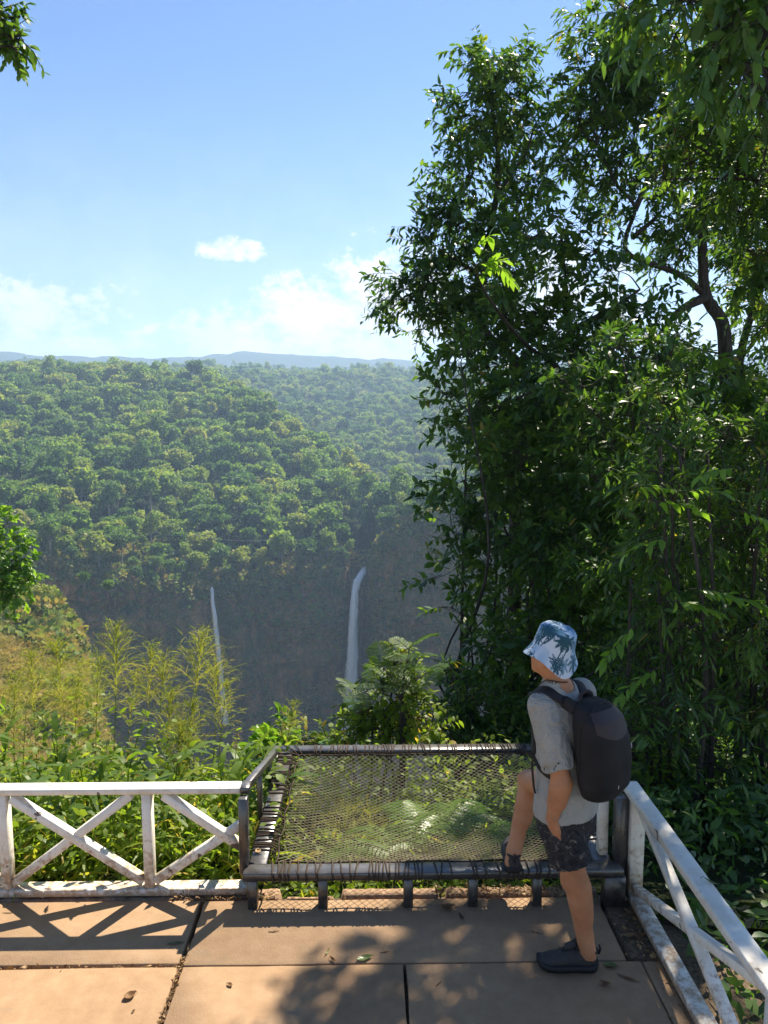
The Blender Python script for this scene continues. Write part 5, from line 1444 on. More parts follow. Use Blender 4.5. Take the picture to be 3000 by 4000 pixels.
def plume_grass(name, label, base, top, plen, spread, n, seed, mat='plume', droop=0.8, group=None, hw=0.0044):
    """stalk with a loose feathery panicle on its upper part"""
    rng = np.random.default_rng(seed)
    base, top = np.asarray(base, float), np.asarray(top, float)
    e = empty(name, tuple(base), label, 'grass', group)
    d = top-base; lean = np.array([rng.normal(0, 0.03), rng.normal(0, 0.03), 0])
    sp = spline([base, base+d*0.5+lean, top], 14)
    mb = MB(); mb.add(*tube(sp, np.linspace(0.0055, 0.0018, 14), 5)); st = mb.build('stalk', M['plume'], e, True)
    me = st.data; a = me.attributes.new('tone', 'FLOAT', 'FACE'); a.data.foreach_set('value', np.full(len(me.polygons), 0.15, np.float32))
    Ls = np.linalg.norm(d); t0 = 1-plen/Ls
    n1 = max(12, n//6)
    t = np.sort(t0 + (1-t0)*rng.random(n1)**0.85)
    P0 = np.stack([np.interp(t, np.linspace(0, 1, 14), sp[:, i]) for i in range(3)], -1)
    f = (t-t0)/(1-t0)
    ln = spread*(1.45-1.0*f)*rng.uniform(0.6, 1.15, n1)
    az = np.arange(n1)*2.4+rng.normal(0, 0.5, n1)
    out = np.stack([np.cos(az), np.sin(az), np.zeros(n1)], -1); up = nrm(d)
    op = rng.uniform(0.35, 0.95, (n1, 1))*(1-0.5*f[:, None])
    s = np.linspace(0, 1, 6)[None, :, None]
    L3 = ln[:, None, None]
    P = P0[:, None] + L3*s*nrm(out*op+up*0.9)[:, None] + out[:, None]*L3*0.22*s*s - np.array([0, 0, 1.0])*L3*(droop*rng.uniform(0.05, 0.55, n1))[:, None, None]*s**2.3
    P[:, 1:] += np.cumsum(rng.normal(size=(n1, 5, 3))*0.005, 1)
    # side branchlets, denser outwards
    k = 7; q = np.linspace(0.22, 0.97, k)
    base_i = np.minimum((q*5).astype(int), 4); fr = q*5-base_i
    PB = P[:, base_i]+(P[:, base_i+1]-P[:, base_i])*fr[None, :, None]
    TG = nrm(P[:, base_i+1]-P[:, base_i])
    sl = (ln[:, None]*rng.uniform(0.22, 0.42, (n1, k)))[..., None, None]
    sd = nrm(TG+rng.normal(size=(n1, k, 3))*0.38)
    PS = PB[:, :, None]+sd[:, :, None]*sl*s[None] - np.array([0, 0, 1.0])*sl*0.22*s[None]**2
    P = np.concatenate([P, PS.reshape(-1, 6, 3)])
    f = np.concatenate([f, np.repeat(f, k)]); n = len(P)
    V, lo, szs = hairs_np(P, hw)
    T = np.clip(rng.normal(0.5, 0.2, n)+0.25*(1-f), 0, 1)
    obj('plume', make_mesh('plume', V, lo, szs, M[mat], False, {'tone': ('FACE', 'FLOAT', np.repeat(T, 5))}), e, kind='stuff')
    return e

def build_plumes():
    G = 'plume grasses behind the white fence'
    def pl(px, py, Y, bpx, plen, spread, n, seed, label, **k):
        n = int(n*1.7); spread *= 1.05
        top = at(px, py, Y); b = at(bpx, 3150, Y); b[2] = ground_z(b[0], Y)
        plume_grass('plume_grass', label, b, top, plen, spread, n, seed, group=G, **k)
    pl(455, 2455, 6.3, 425, 0.62, 0.27, 330, 1, 'tallest green plume grass with a wide loose head, left of the slender waterfall')
    pl(790, 2480, 6.0, 700, 0.50, 0.25, 300, 2, 'plume grass with its head across the slender waterfall')
    pl(590, 2520, 6.6, 520, 0.60, 0.22, 240, 3, 'dark thin plume grass between the tallest plume and the waterfall')
    pl(885, 2675, 5.8, 845, 0.46, 0.14, 220, 4, 'narrow upright plume grass right of the slender waterfall foot')
    pl(1150, 2745, 6.1, 1090, 0.36, 0.13, 200, 5, 'short plume grass standing at the left corner of the net')
    pl(215, 2520, 6.9, 250, 0.70, 0.28, 420, 6, 'yellow fluffy plume grass before the dry spur, second from the left edge', droop=1.1)
    pl(120, 2550, 7.1, 150, 0.72, 0.27, 420, 7, 'yellow fluffy plume grass nearest the left edge', droop=1.1)
    pl(310, 2600, 6.7, 330, 0.66, 0.24, 320, 8, 'yellow plume grass just left of the tallest green plume', droop=1.0)
    pl(670, 2700, 5.9, 650, 0.55, 0.2, 320, 9, 'dense yellow plume grass under the slender waterfall, left of the pair', droop=0.9)
    pl(755, 2730, 5.8, 740, 0.55, 0.21, 340, 10, 'dense yellow plume grass under the slender waterfall, right of the pair', droop=1.0)
    pl(700, 2830, 5.6, 690, 0.42, 0.2, 260, 14, 'low drooping plume grass under the pair of dense yellow plumes', droop=1.2)
    pl(530, 2640, 6.9, 500, 0.5, 0.2, 200, 15, 'pale plume grass low between the tallest plume and the dense pair', droop=1.0)
    pl(385, 2570, 6.6, 370, 0.6, 0.26, 300, 16, 'yellow-green plume grass leaning over the spur edge, just left of the tallest plume', droop=1.0)
    pl(845, 2570, 6.2, 800, 0.5, 0.2, 260, 17, 'plume grass behind the slender waterfall foot, right of the plume across it')
    pl(60, 2640, 6.4, 70, 0.6, 0.24, 300, 18, 'low yellow plume grass at the very left edge', droop=1.1)
    pl(640, 2560, 6.5, 600, 0.5, 0.22, 240, 19, 'tall thin plume grass close left of the slender waterfall', droop=0.7)
    # bare straw stalks
    for i, (px, py, bx, lab) in enumerate([(105, 2730, 80, 'dry pale stalk standing at the far left behind the fence'), (510, 2860, 500, 'dry pale stalk behind the middle fence post'), (930, 2850, 925, 'dry straw stalk behind the black post')]):
        top = at(px, py, 5.5); b = at(bx, 3100, 5.5); b[2] = ground_z(b[0], 5.5)
        plume_grass('straw_stalk', lab, b, top, 0.2, 0.05, 90, 70+i, 'straw', 0.4, None, 0.004)
    # under the net
    b = at(1335, 3420, 4.75); b[2] = -0.3
    plume_grass('plume_grass', 'yellow plume grass pressed under the left front part of the net', b, np.array([b[0]+0.03, 5.0, -0.02]), 0.28, 0.24, 320, 12, 'plume', 1.0, None, 0.0035)
    b2 = b + [0.13, 0.15, 0]
    plume_grass('plume_grass', 'second yellow plume grass under the net, right beside the first', b2, b2+np.array([0.05, 0.2, 0.25]), 0.24, 0.2, 240, 13, 'plume', 1.1, None, 0.0035)
    # leaning long leaf by the net corner
    V, lo, szs = blade_np(np.array([at(930, 3000, 5.3)]), np.array([nrm(at(1095, 2790, 5.2)-at(930, 3000, 5.3))]), np.array([[0.0, -0.6, 0.8]]), np.array([0.50]), np.array([0.045]), np.array([0.05]), 7)
    o = obj('reed_leaf', make_mesh('reed_leaf', V, lo, szs, M['blade'], True, {'tone': ('FACE', 'FLOAT', np.full(7, 0.35))}), label='single long straight reed leaf pointing up right beside the net corner', cat='leaf')
build_plumes()

def frond_mesh(L, nleaf, ll, lw, arch, mat, seed, bip=False):
    """feather leaf along +x from the origin: rachis and paired leaflets"""
    rng = np.random.default_rng(seed)
    t = np.linspace(0, 1, 12)
    path = np.stack([L*t*(1-0.15*t), 0*t, arch*L*(t-1.25*t*t)], -1)
    V1, F1 = tube(path, np.linspace(0.004, 0.001, 12), 4)
    tl = np.linspace(0.15, 0.98, nleaf)
    B, D, U, Ls = [], [], [], []
    for q in tl:
        p = np.array([np.interp(q, t, path[:, i]) for i in range(3)]); tg = nrm(np.array([1, 0, arch*(1-2.5*q)]))
        for sd in (1, -1):
            d = nrm(tg*0.45 + np.array([0, sd, -0.15])+rng.normal(size=3)*0.06)
            l_ = ll*(math.sin(PI*min(1, q*0.85+0.12))**0.7)
            if not bip: B.append(p); D.append(d); U.append([0, 0, 1]); Ls.append(l_)
            else:
                for w in np.linspace(0.12, 1, 9):
                    pp = p + d*l_*w
                    for s2 in (1, -1):
                        d2 = nrm(d*0.5 + s2*nrm(np.cross(d, [0, 0, 1]))*0.9)
                        B.append(pp); D.append(d2); U.append([0, 0, 1]); Ls.append(lw*2.6)
    B, D, U, Ls = map(np.array, (B, D, U, Ls))
    V2, lo, szs = leaves_np(B, D, U, Ls, (Ls*0.36 if bip else np.full(len(Ls), lw)), 0.2)
    mb = MB(); mb.add(V1, F1, 0.3); mb.addnp(V2, lo, szs, np.repeat(np.clip(rng.normal(0.5, 0.2, len(B)), 0, 1), 3))
    return mb.mesh('frond', mat)

def build_near_shrubs():
    g = ground_z; Lt, Mi = M['leaf_light'], M['leaf_mid']
    def bush(label, blobs, leaf, mat, seed, lai=3.0, basepx=None, Y=8.0, **k):
        bx = basepx or blobs[0][0]; b = at(bx, 2950, Y); b[2] = g(b[0], Y)-0.1
        stems = [([b + [0.1*j-0.1, 0, 0], (b+at(bl[0], bl[1], bl[2]))/2+[0.05*j, 0, 0], at(bl[0], bl[1], bl[2])], 0.02, 0.008) for j, bl in enumerate(blobs[:4])]
        return leafy('bush', label, 'bush', stems, blobs, leaf, mat, seed, lai, 10, 0.22, 0.25, branch_r=0.008, clusters=5, **k)
    bush('bright green sunlit bush directly behind the middle of the net', [(1450, 2760, 6.6, 75), (1530, 2680, 6.6, 80), (1590, 2760, 6.6, 80), (1500, 2840, 6.6, 90), (1400, 2850, 6.6, 70), (1600, 2860, 6.6, 80), (1660, 2800, 6.6, 80), (1540, 2600, 6.6, 60), (1620, 2650, 6.6, 70)], (0.075, 0.036), Lt, 501, 3.4, Y=6.6)
    bush('sunlit low bush behind the back bar of the net, beside the wide waterfall foot', [(1320, 2860, 7.2, 60), (1270, 2900, 7.0, 50), (1370, 2900, 7.1, 60), (1180, 2880, 6.9, 45)], (0.07, 0.03), Lt, 502, 3.0, Y=7.0)
    bush('half-shaded bush between the sunlit bush and the standing man', [(1740, 2830, 7.6, 90), (1820, 2740, 7.8, 90), (1850, 2860, 7.6, 90), (1950, 2790, 7.8, 100), (1960, 2900, 7.5, 90), (1760, 2680, 7.9, 80), (2040, 2860, 7.6, 90), (1700, 2900, 7.4, 70)], (0.09, 0.03), Mi, 503, 3.0, Y=7.7)
    bush('broad yellow-green leaves in the gap behind the left corner of the net', [(1110, 2880, 6.6, 45), (1190, 2910, 6.6, 40), (1060, 2930, 6.5, 40), (1000, 2960, 6.4, 45)], (0.11, 0.065), M['sprig'], 504, 2.2, Y=6.5)
    # fern-leaved small tree in front of the wide waterfall
    rng = np.random.default_rng(8)
    base = at(1570, 2900, 6.4); base[2] = g(base[0], 6.4)-0.1
    e = empty('fern_leaved_tree', tuple(base), 'slim young tree with feathery leaves standing before the wide waterfall', 'tree')
    tips = [at(1600, 2530, 6.4), at(1500, 2610, 6.4), at(1380, 2690, 6.3), at(1650, 2640, 6.5)]
    mb = MB(); mid = at(1570, 2740, 6.4)
    for tp in tips: mb.add(*tube(spline([base, mid, tp], 9), np.linspace(0.016, 0.005, 9), 6))
    mb.build('trunk', M['bark'], e, True)
    fm = [frond_mesh(0.30, 9, 0.11, 0.0085, 0.3, Mi, i, True) for i in range(3)]
    for i, tp in enumerate(tips):
        for k in range(7 if i == 0 else 6):
            f = bpy.data.objects.new('frond', fm[int(rng.integers(0, 3))]); COL.objects.link(f); f.parent = e; f.matrix_parent_inverse = wmat(e).inverted()
            f.location = tuple(tp + [0, 0, -0.05*k*0.6]); f.rotation_euler = (rng.normal(0, 0.25), -0.25+rng.normal(0, 0.25), k*2.2+rng.normal(0, 0.3)); f.scale = (rng.uniform(0.75, 1.1),)*3
    # arching striped-leaf plants under the net
    fm2 = [frond_mesh(0.58, 21, 0.095, 0.017, 0.75, M['sprig'], 20+i) for i in range(3)]
    for i, (px, Y, rots, lab) in enumerate([(1690, 4.75, (1.9, 1.3, 0.5, 2.6, 3.5, 0.9, 2.2, -0.3), 'fern with arching feathery fronds under the middle of the net'), (1570, 4.6, (2.4, 3.2, 0.4, 1.5, 1.0), 'smaller fern under the net, left of the big one'), (1830, 4.8, (0.3, 1.3, -0.4, 2.0), 'fern at the shaded edge under the net, right of the big one')]):
        b = at(px, 3400, Y); b[2] = g(b[0], Y)+0.12
        e = empty('fern', tuple(b), lab, 'fern')
        for j, r in enumerate(rots):
            f = bpy.data.objects.new('frond', fm2[j % 3]); COL.objects.link(f); f.parent = e
            f.rotation_euler = (rng.normal(0, 0.12), -0.22+rng.normal(0, 0.08), r); f.scale = (rng.uniform(0.9, 1.3),)*3
build_near_shrubs()
print('leaves', LEAF_COUNT[0])

# ================================================================== THE MAN
def surf_nets(fn, lo, hi, h):
    """surface of fn(P)=0 (negative inside) as a quad mesh"""
    lo, hi = np.asarray(lo, float), np.asarray(hi, float)
    n = np.ceil((hi-lo)/h).astype(int)+1
    g = np.stack(np.meshgrid(*[lo[i]+h*np.arange(n[i]) for i in range(3)], indexing='ij'), -1)
    F = fn(g.reshape(-1, 3)).reshape(n)
    ins = F < 0
    cnt = sum(ins[a:n[0]-1+a, b:n[1]-1+b, c:n[2]-1+c].astype(int) for a in (0, 1) for b in (0, 1) for c in (0, 1))
    act = (cnt > 0) & (cnt < 8)
    ids = -np.ones(act.shape, int); ids[act] = np.arange(act.sum())
    pos = np.zeros((act.sum(), 3)); num = np.zeros(act.sum())
    ci = np.argwhere(act)
    for ax in range(3):
        for u in (0, 1):
            for v in (0, 1):
                o = [0, 0, 0]; o[(ax+1) % 3] = u; o[(ax+2) % 3] = v
                a = ci+o; e = np.zeros(3, int); e[ax] = 1; b = a+e
                fa = F[a[:, 0], a[:, 1], a[:, 2]]; fb = F[b[:, 0], b[:, 1], b[:, 2]]
                m_ = (fa < 0) != (fb < 0); t = fa[m_]/(fa[m_]-fb[m_])
                pos[m_] += a[m_] + e*t[:, None]; num[m_] += 1
    V = lo + h*pos/num[:, None]
    quads = []
    for ax in range(3):
        a1, a2 = (ax+1) % 3, (ax+2) % 3
        sl0 = [slice(None)]*3; sl1 = [slice(None)]*3; sl0[ax] = slice(0, n[ax]-1); sl1[ax] = slice(1, n[ax])
        A, B = ins[tuple(sl0)], ins[tuple(sl1)]
        ed = np.argwhere(A != B); ed = ed[(ed[:, a1] > 0) & (ed[:, a2] > 0) & (ed[:, a1] < n[a1]-1) & (ed[:, a2] < n[a2]-1)]
        def cell(d1, d2):
            q = ed.copy(); q[:, a1] += d1; q[:, a2] += d2; return ids[q[:, 0], q[:, 1], q[:, 2]]
        q = np.stack([cell(-1, -1), cell(0, -1), cell(0, 0), cell(-1, 0)], 1)
        fl = ~A[ed[:, 0], ed[:, 1], ed[:, 2]]
        q[fl] = q[fl][:, ::-1]
        quads.append(q)
    return V, np.concatenate(quads)

def smin(a, b, k):
    hh = np.clip(0.5+0.5*(b-a)/k, 0, 1); return b*(1-hh)+a*hh-k*hh*(1-hh)
def cap(P, a, b, ra, rb):
    a, b = np.asarray(a, float), np.asarray(b, float); d = b-a
    t = np.clip(((P-a)@d)/(d@d), 0, 1)
    return np.linalg.norm(P-a-t[:, None]*d, axis=1)-(ra+(rb-ra)*t)
def ell(P, c, r, R=None):
    q = P-np.asarray(c)
    if R is not None: q = q@np.asarray(R).T
    r = np.asarray(r, float); k0 = np.linalg.norm(q/r, axis=1); k1 = np.linalg.norm(q/(r*r), axis=1)
    return k0*(k0-1)/np.maximum(k1, 1e-6)

FD = nrm([-0.60, 0.80, 0]); LD = np.array([-FD[1], FD[0], 0])      # facing, own left
ZC = [0.60, 0.86, 1.18, 1.405, 1.55]
SPX, SPY = [0.960, 0.955, 0.925, 0.893, 0.860], [3.53, 3.53, 3.52, 3.510, 3.512]
def loc(P):
    cx = I_(P[:, 2], ZC, SPX); cy = I_(P[:, 2], ZC, SPY)
    dx, dy = P[:, 0]-cx, P[:, 1]-cy
    return dx*LD[0]+dy*LD[1], dx*FD[0]+dy*FD[1]
def wp(l, f, z): return np.array([I_(z, ZC, SPX)+LD[0]*l+FD[0]*f, I_(z, ZC, SPY)+LD[1]*l+FD[1]*f, z])
def loft(P, zs, a, b, ex=2.0, fo=None):
    l, f = loc(P); z = P[:, 2]
    A, B = I_(z, zs, a), I_(z, zs, b)
    if fo is not None: f = f-I_(z, zs, fo)
    q = ((np.abs(l)/A)**ex+(np.abs(f)/B)**ex)**(1/ex)
    d = (q-1)*np.minimum(A, B)*0.9
    return np.maximum(d, np.maximum(zs[0]-z, z-zs[-1]))

LHIP, RHIP = wp(0.078, 0, 0.82), wp(-0.078, 0, 0.82)
LKN, LAN = np.array([0.978, 3.428, 0.465]), np.array([1.050, 3.432, 0.095])
RKN, RAN = np.array([0.868, 3.975, 0.690]), np.array([0.782, 3.925, 0.315])
LSH, RSH = wp(0.145, -0.005, 1.325), wp(-0.150, -0.005, 1.325)
LEL, LWR = np.array([0.888, 3.372, 0.985]), np.array([0.850, 3.388, 0.795])
REL, RWR = np.array([1.035, 3.80, 1.06]), np.array([0.955, 3.885, 0.865])
HC = np.array([0.858, 3.514, 1.548])
HF = nrm([-0.74, 0.655, 0.16]); HL = nrm(np.cross([0, 0, 1], HF)); HU = np.cross(HF, HL)
HR = np.array([HL, HF, HU])          # rows: left, forward, up

SHIRT = [None, None]
def build_person():
    man = empty('person', (1.0, 3.45, 0), 'person in grey t-shirt and dark shorts with one foot on the net frame, looking left', 'person')
    def body(P):
        d = loft(P, [0.74, 0.86, 1.0, 1.2, 1.32, 1.37, 1.41], [0.13, 0.135, 0.125, 0.138, 0.135, 0.09, 0.055], [0.09, 0.095, 0.092, 0.10, 0.085, 0.065, 0.055])
        for hip, kn, an, inner in ((LHIP, LKN, LAN, 1), (RHIP, RKN, RAN, -1)):
            d = smin(d, cap(P, hip, kn, 0.078, 0.062), 0.03)
            sh = an-kn; back = nrm(np.cross(sh, np.cross(sh, FD if inner < 0 else np.array([-0.98, 0.1, 0]))))
            if np.dot(back, FD) > 0: back = -back
            d = smin(d, cap(P, kn, kn+sh*0.99, 0.054, 0.040), 0.02)
            d = smin(d, cap(P, kn+sh*0.14+back*0.018, kn+sh*0.52+back*0.014, 0.054, 0.042), 0.03)
            d = smin(d, ell(P, kn-back*0.022, [0.042, 0.042, 0.048]), 0.025)
            d = smin(d, cap(P, an, an+sh/np.linalg.norm(sh)*0.06, 0.041, 0.040), 0.015)
        d = smin(d, cap(P, LSH, LEL, 0.050, 0.043), 0.03); d = smin(d, cap(P, LEL, LWR, 0.044, 0.030), 0.02)
        d = smin(d, cap(P, LEL*0.85+LWR*0.15, LEL*0.5+LWR*0.5, 0.047, 0.041), 0.03)
        d = smin(d, cap(P, RSH, REL, 0.050, 0.043), 0.03); d = smin(d, cap(P, REL, RWR, 0.044, 0.029), 0.02)
        # hands: palm, four fingers and thumb each
        for wr, fw_, sd in ((LWR, nrm([0.22, 0.12, -1]), nrm([-0.55, 0.8, 0])), (RWR, nrm([-0.3, 0.25, -0.75]), nrm([0.8, 0.5, 0]))):
            pc = wr+fw_*0.055
            nn = nrm(np.cross(fw_, sd)); R = np.array([sd, nn, fw_])
            d = smin(d, ell(P, pc, [0.040, 0.019, 0.052], R), 0.018)
            for k, ln in enumerate((0.072, 0.080, 0.075, 0.060)):
                a = pc+fw_*0.036+sd*(0.030-0.0195*k); m_ = a+fw_*ln*0.5+nn*0.004; e = a+fw_*ln*0.93-nn*0.012
                d = smin(d, cap(P, a, m_, 0.0095, 0.0088), 0.006); d = smin(d, cap(P, m_, e, 0.0088, 0.0075), 0.004)
            a = pc-fw_*0.018+sd*0.030; m_ = a+fw_*0.030+sd*0.022; e = m_+fw_*0.030+sd*0.004
            d = smin(d, cap(P, a, m_, 0.0125, 0.0115), 0.010); d = smin(d, cap(P, m_, e, 0.0112, 0.009), 0.005)
        # neck and head
        d = smin(d, cap(P, wp(0, -0.01, 1.36), HC+[0.004, -0.006, -0.06], 0.060, 0.052), 0.035)
        q = P-HC
        d = smin(d, ell(P, HC+HU*0.02-HF*0.008, [0.074, 0.095, 0.100], HR), 0.02)
        d = smin(d, ell(P, HC-HU*0.045+HF*0.022, [0.060, 0.072, 0.066], HR), 0.03)
        d = smin(d, ell(P, HC-HU*0.092+HF*0.064, [0.026, 0.020, 0.018], HR), 0.025)
        d = smin(d, cap(P, HC+HF*0.088+HU*0.012, HC+HF*0.104-HU*0.026, 0.008, 0.013), 0.012)
        d = smin(d, ell(P, HC+HF*0.080+HU*0.022, [0.048, 0.016, 0.010], HR), 0.014)
        for s in (1, -1):
            d = smin(d, ell(P, HC+HL*0.074*s-HU*0.012-HF*0.004, [0.008, 0.020, 0.032], HR), 0.008)
            d = np.maximum(d, -ell(P, HC+HL*0.030*s+HF*0.094+HU*0.006, [0.015, 0.010, 0.008], HR))
        d = smin(d, ell(P, HC+HF*0.083-HU*0.052, [0.024, 0.012, 0.006], HR), 0.006)
        d = smin(d, ell(P, HC+HF*0.082-HU*0.065, [0.021, 0.012, 0.007], HR), 0.006)
        return d + 0.0012*np.sin(P[:, 0]*57)*np.sin(P[:, 2]*41)
    V, Q = surf_nets(body, (0.66, 3.24, 0.06), (1.22, 4.08, 1.70), 0.0085)
    obj('body', make_mesh('body', V, Q.ravel(), np.full(len(Q), 4), M['skin'], True), man)
    for s in (1, -1):
        bm = bmesh.new(); bmesh.ops.create_uvsphere(bm, u_segments=12, v_segments=8, radius=0.011)
        c = HC+HL*0.030*s+HF*0.086+HU*0.006
        for v in bm.verts: v.co = Vector(c)+v.co
        me = bpy.data.meshes.new('eye'); bm.to_mesh(me); bm.free(); me.materials.append(M['eye']); obj('eye', me, man)

    def fold(P, amp, seed, sc_):
        return amp*(fbm(P*np.asarray(sc_), 3, seed))
    def shirt(P):
        d = loft(P, [0.70, 0.80, 0.90, 1.02, 1.2, 1.30, 1.355, 1.395, 1.425, 1.44], [0.176, 0.172, 0.162, 0.153, 0.160, 0.164, 0.146, 0.100, 0.072, 0.067], [0.146, 0.142, 0.134, 0.126, 0.124, 0.114, 0.098, 0.078, 0.069, 0.067])
        arm = LEL-LSH; ad = nrm(arm)
        s = cap(P, LSH+[0.010, 0.008, 0.006], LSH+ad*0.36, 0.068, 0.086)
        arm2 = REL-RSH; ad2 = nrm(arm2); s2 = cap(P, RSH, RSH+ad2*0.36, 0.076, 0.084)
        w = fold(P, 0.022, 5, (14, 14, 6)) + fold(P-np.array([0, 0, 1.0])*(P[:, :1]*0.8), 0.018, 9, (7, 7, 26))*np.clip((1.25-P[:, 2])*4, 0.2, 1)
        pl = (P-(LSH+ad*0.285))@ad + 0.006*np.sin(P[:, 0]*60); pl2 = (P-RSH-ad2*0.23)@ad2
        s = np.maximum(s+w*0.8, pl); s = np.maximum(s, -np.maximum(cap(P, LSH, LSH+ad*0.36, 0.056, 0.076)+w*0.8, -(pl+0.035)))
        l, f = loc(P)
        hem = 0.772-0.06*l+0.004*np.sin(l*30+f*17)
        d = smin(d, cap(P, RHIP+[0, 0, 0.05], RHIP*0.72+RKN*0.28+[0, 0, 0.045], 0.105, 0.100), 0.04); d = smin(d, cap(P, LHIP+[0, 0, 0.06], LHIP+[0, 0, -0.08], 0.104, 0.106), 0.03)
        d = np.maximum(d+w, hem-P[:, 2])
        d = smin(d, np.maximum(s2+w*0.8, pl2), 0.02); d = smin(d, s, 0.016)
        return np.maximum(d, -cap(P, wp(0, -0.01, 1.39), HC, 0.064, 0.060))
    V, Q = surf_nets(shirt, (0.66, 3.24, 0.74), (1.22, 3.84, 1.46), 0.0072)
    SHIRT[0] = V; SHIRT[1] = Q
    sh = obj('t_shirt', make_mesh('t_shirt', V, Q.ravel(), np.full(len(Q), 4), M['shirt'], True), man)

    def shorts(P):
        w = fold(P, 0.011, 15, (9, 9, 12))
        d = loft(P, [0.66, 0.74, 0.86, 0.90], [0.150, 0.160, 0.150, 0.144], [0.122, 0.130, 0.122, 0.118])+w
        for hip, kn, fr, r0, r1 in ((LHIP, LKN, 0.775, 0.100, 0.103), (RHIP, RKN, 0.40, 0.100, 0.102)):
            dd = kn-hip; n_ = nrm(dd); e = hip+dd*fr
            c = cap(P, hip, hip+dd*1.1, r0, r1)+w; pl = (P-e)@n_
            c = np.maximum(c, pl); c = np.maximum(c, -np.maximum(cap(P, hip, hip+dd*1.1, r0-0.013, r1-0.009)+w, -(pl+0.035)))
            d = smin(d, c, 0.03)
        return np.maximum(d, P[:, 2]-0.835)
    V, Q = surf_nets(shorts, (0.72, 3.28, 0.50), (1.18, 4.02, 0.92), 0.0078)
    obj('shorts', make_mesh('shorts', V, Q.ravel(), np.full(len(Q), 4), M['shorts'], True), man)

    # necklace cord
    n = 24; pts = [HC+np.array([0.010, -0.006, -0.118])+HL*0.066*math.cos(t)+np.array([HF[0], HF[1], 0])*0.072*math.sin(t)+np.array([0, 0, -0.045*max(0, math.sin(t))+0.012*math.cos(t)]) for t in np.linspace(0, 2*PI, n)]
    mb = MB(); mb.add(*tube(pts, 0.0028, 5, False)); mb.build('necklace_cord', M['cord'], man, True)

    # bucket hat: turned profile with stitched brim and palm print
    prof = [(0.001, 0.108), (0.030, 0.1075), (0.055, 0.104), (0.073, 0.095), (0.082, 0.082), (0.0855, 0.055), (0.0885, 0.025), (0.0915, 0.000), (0.0925, -0.006), (0.099, -0.022), (0.108, -0.043), (0.1155, -0.060), (0.119, -0.067), (0.1183, -0.0695), (0.1135, -0.062), (0.104, -0.042), (0.091, -0.012), (0.086, 0.01)]
    prof = np.array(prof); seg = np.r_[0, np.cumsum(np.linalg.norm(np.diff(prof, axis=0), axis=1))]
    S, T = 150, 320
    v = np.linspace(0, seg[-1], S); r = I_(v, seg, prof[:, 0]); hgt = I_(v, seg, prof[:, 1])
    th = np.linspace(0, 2*PI, T, endpoint=False)
    TH, Vv = np.meshgrid(th, v); Rr, Hh = np.meshgrid(th, r)[1], np.meshgrid(th, hgt)[1]
    wob = fbm(np.stack([np.cos(TH)*2.1, np.sin(TH)*2.1, Vv*22], -1), 3, 8)
    brim = np.clip((Vv-0.165)/0.08, 0, 1)
    Rr = Rr*(1+0.07*wob*(0.4+brim)); Hh = Hh + brim*(0.020*np.sin(TH*2+0.7)+0.012*np.sin(TH*3+2))+0.012*wob
    oc = HC+HU*0.042-HF*0.004
    tilt = -0.10; HUt = nrm(HU-HF*0.10); HFt = np.cross(HL, HUt)*-1; HFt = nrm(np.cross(HUt, HL))*-1 if np.dot(nrm(np.cross(HUt, HL)), HF) < 0 else nrm(np.cross(HUt, HL))
    P = oc + (np.cos(TH)*Rr)[..., None]*HL + (np.sin(TH)*Rr*1.08)[..., None]*HFt + Hh[..., None]*HUt
    # print, laid out on the unrolled cloth
    rng = np.random.default_rng(12)
    base = np.array([0.58, 0.66, 0.75]); blue = np.array([0.22, 0.40, 0.58])
    bl = np.clip(fbm(np.stack([np.cos(TH)*1.6, np.sin(TH)*1.6, Vv*9], -1), 3, 21)*3.2+0.25, 0, 0.8)[..., None]
    colr = base*(1-bl)+blue*bl
    palms = []
    for i in range(30):
        palms.append((rng.uniform(0, 2*PI) if i > 9 else i*0.66, [0.05, 0.115, 0.205][i % 3]+rng.normal(0, 0.012), rng.uniform(0.034, 0.050), rng.uniform(-0.3, 0.3), rng.random()))
    for (t0, v0, sz, lean, tn) in palms:
        rad = np.maximum(np.interp(v0, v, r), 0.05)
        dx = ((TH-t0+PI) % (2*PI)-PI)*rad; dy = -(Vv-v0)
        rr = np.hypot(dx, dy); aa = np.arctan2(dy, dx)
        msk = np.zeros_like(dx, bool)
        for k in range(9):
            a0 = k*2*PI/9+tn*2
            da = (aa-a0+PI) % (2*PI)-PI
            s = rr/sz
            wid = 0.13*np.sin(np.clip(s, 0, 1)*PI)**0.6+0.02
            cur = 0.35*s*(1 if math.cos(a0) > 0 else -1)*-1
            msk |= (s < 1) & (np.abs(da-cur)*s < wid) & (np.sin(s*38+k) > -0.75)
        tx = dx-lean*dy*0.5-0.10*dy*dy/sz
        msk |= (dy < 0) & (dy > -sz*1.9) & (np.abs(tx) < sz*0.055)
        c = np.array([0.035, 0.10, 0.135]) if tn < 0.62 else np.array([0.12, 0.24, 0.33])
        colr = np.where(msk[..., None], c, colr)
    idx = np.arange(S*T).reshape(S, T); nx = np.roll(idx, -1, 1)
    Q = np.stack([idx[:-1], idx[1:], nx[1:], nx[:-1]], -1).reshape(-1)
    cc = np.ones((S*T, 4)); cc[:, :3] = colr.reshape(-1, 3)
    hat = obj('bucket_hat', make_mesh('bucket_hat', P.reshape(-1, 3), Q, np.full((S-1)*T, 4), M['hat'], True, {'print': ('POINT', 'FLOAT_COLOR', cc)}), man, label='white and blue bucket hat printed with dark palm trees')
    for kk in (62, 70, 78):
        row = P[int(kk/ S * S)] if kk < S else P[-1]
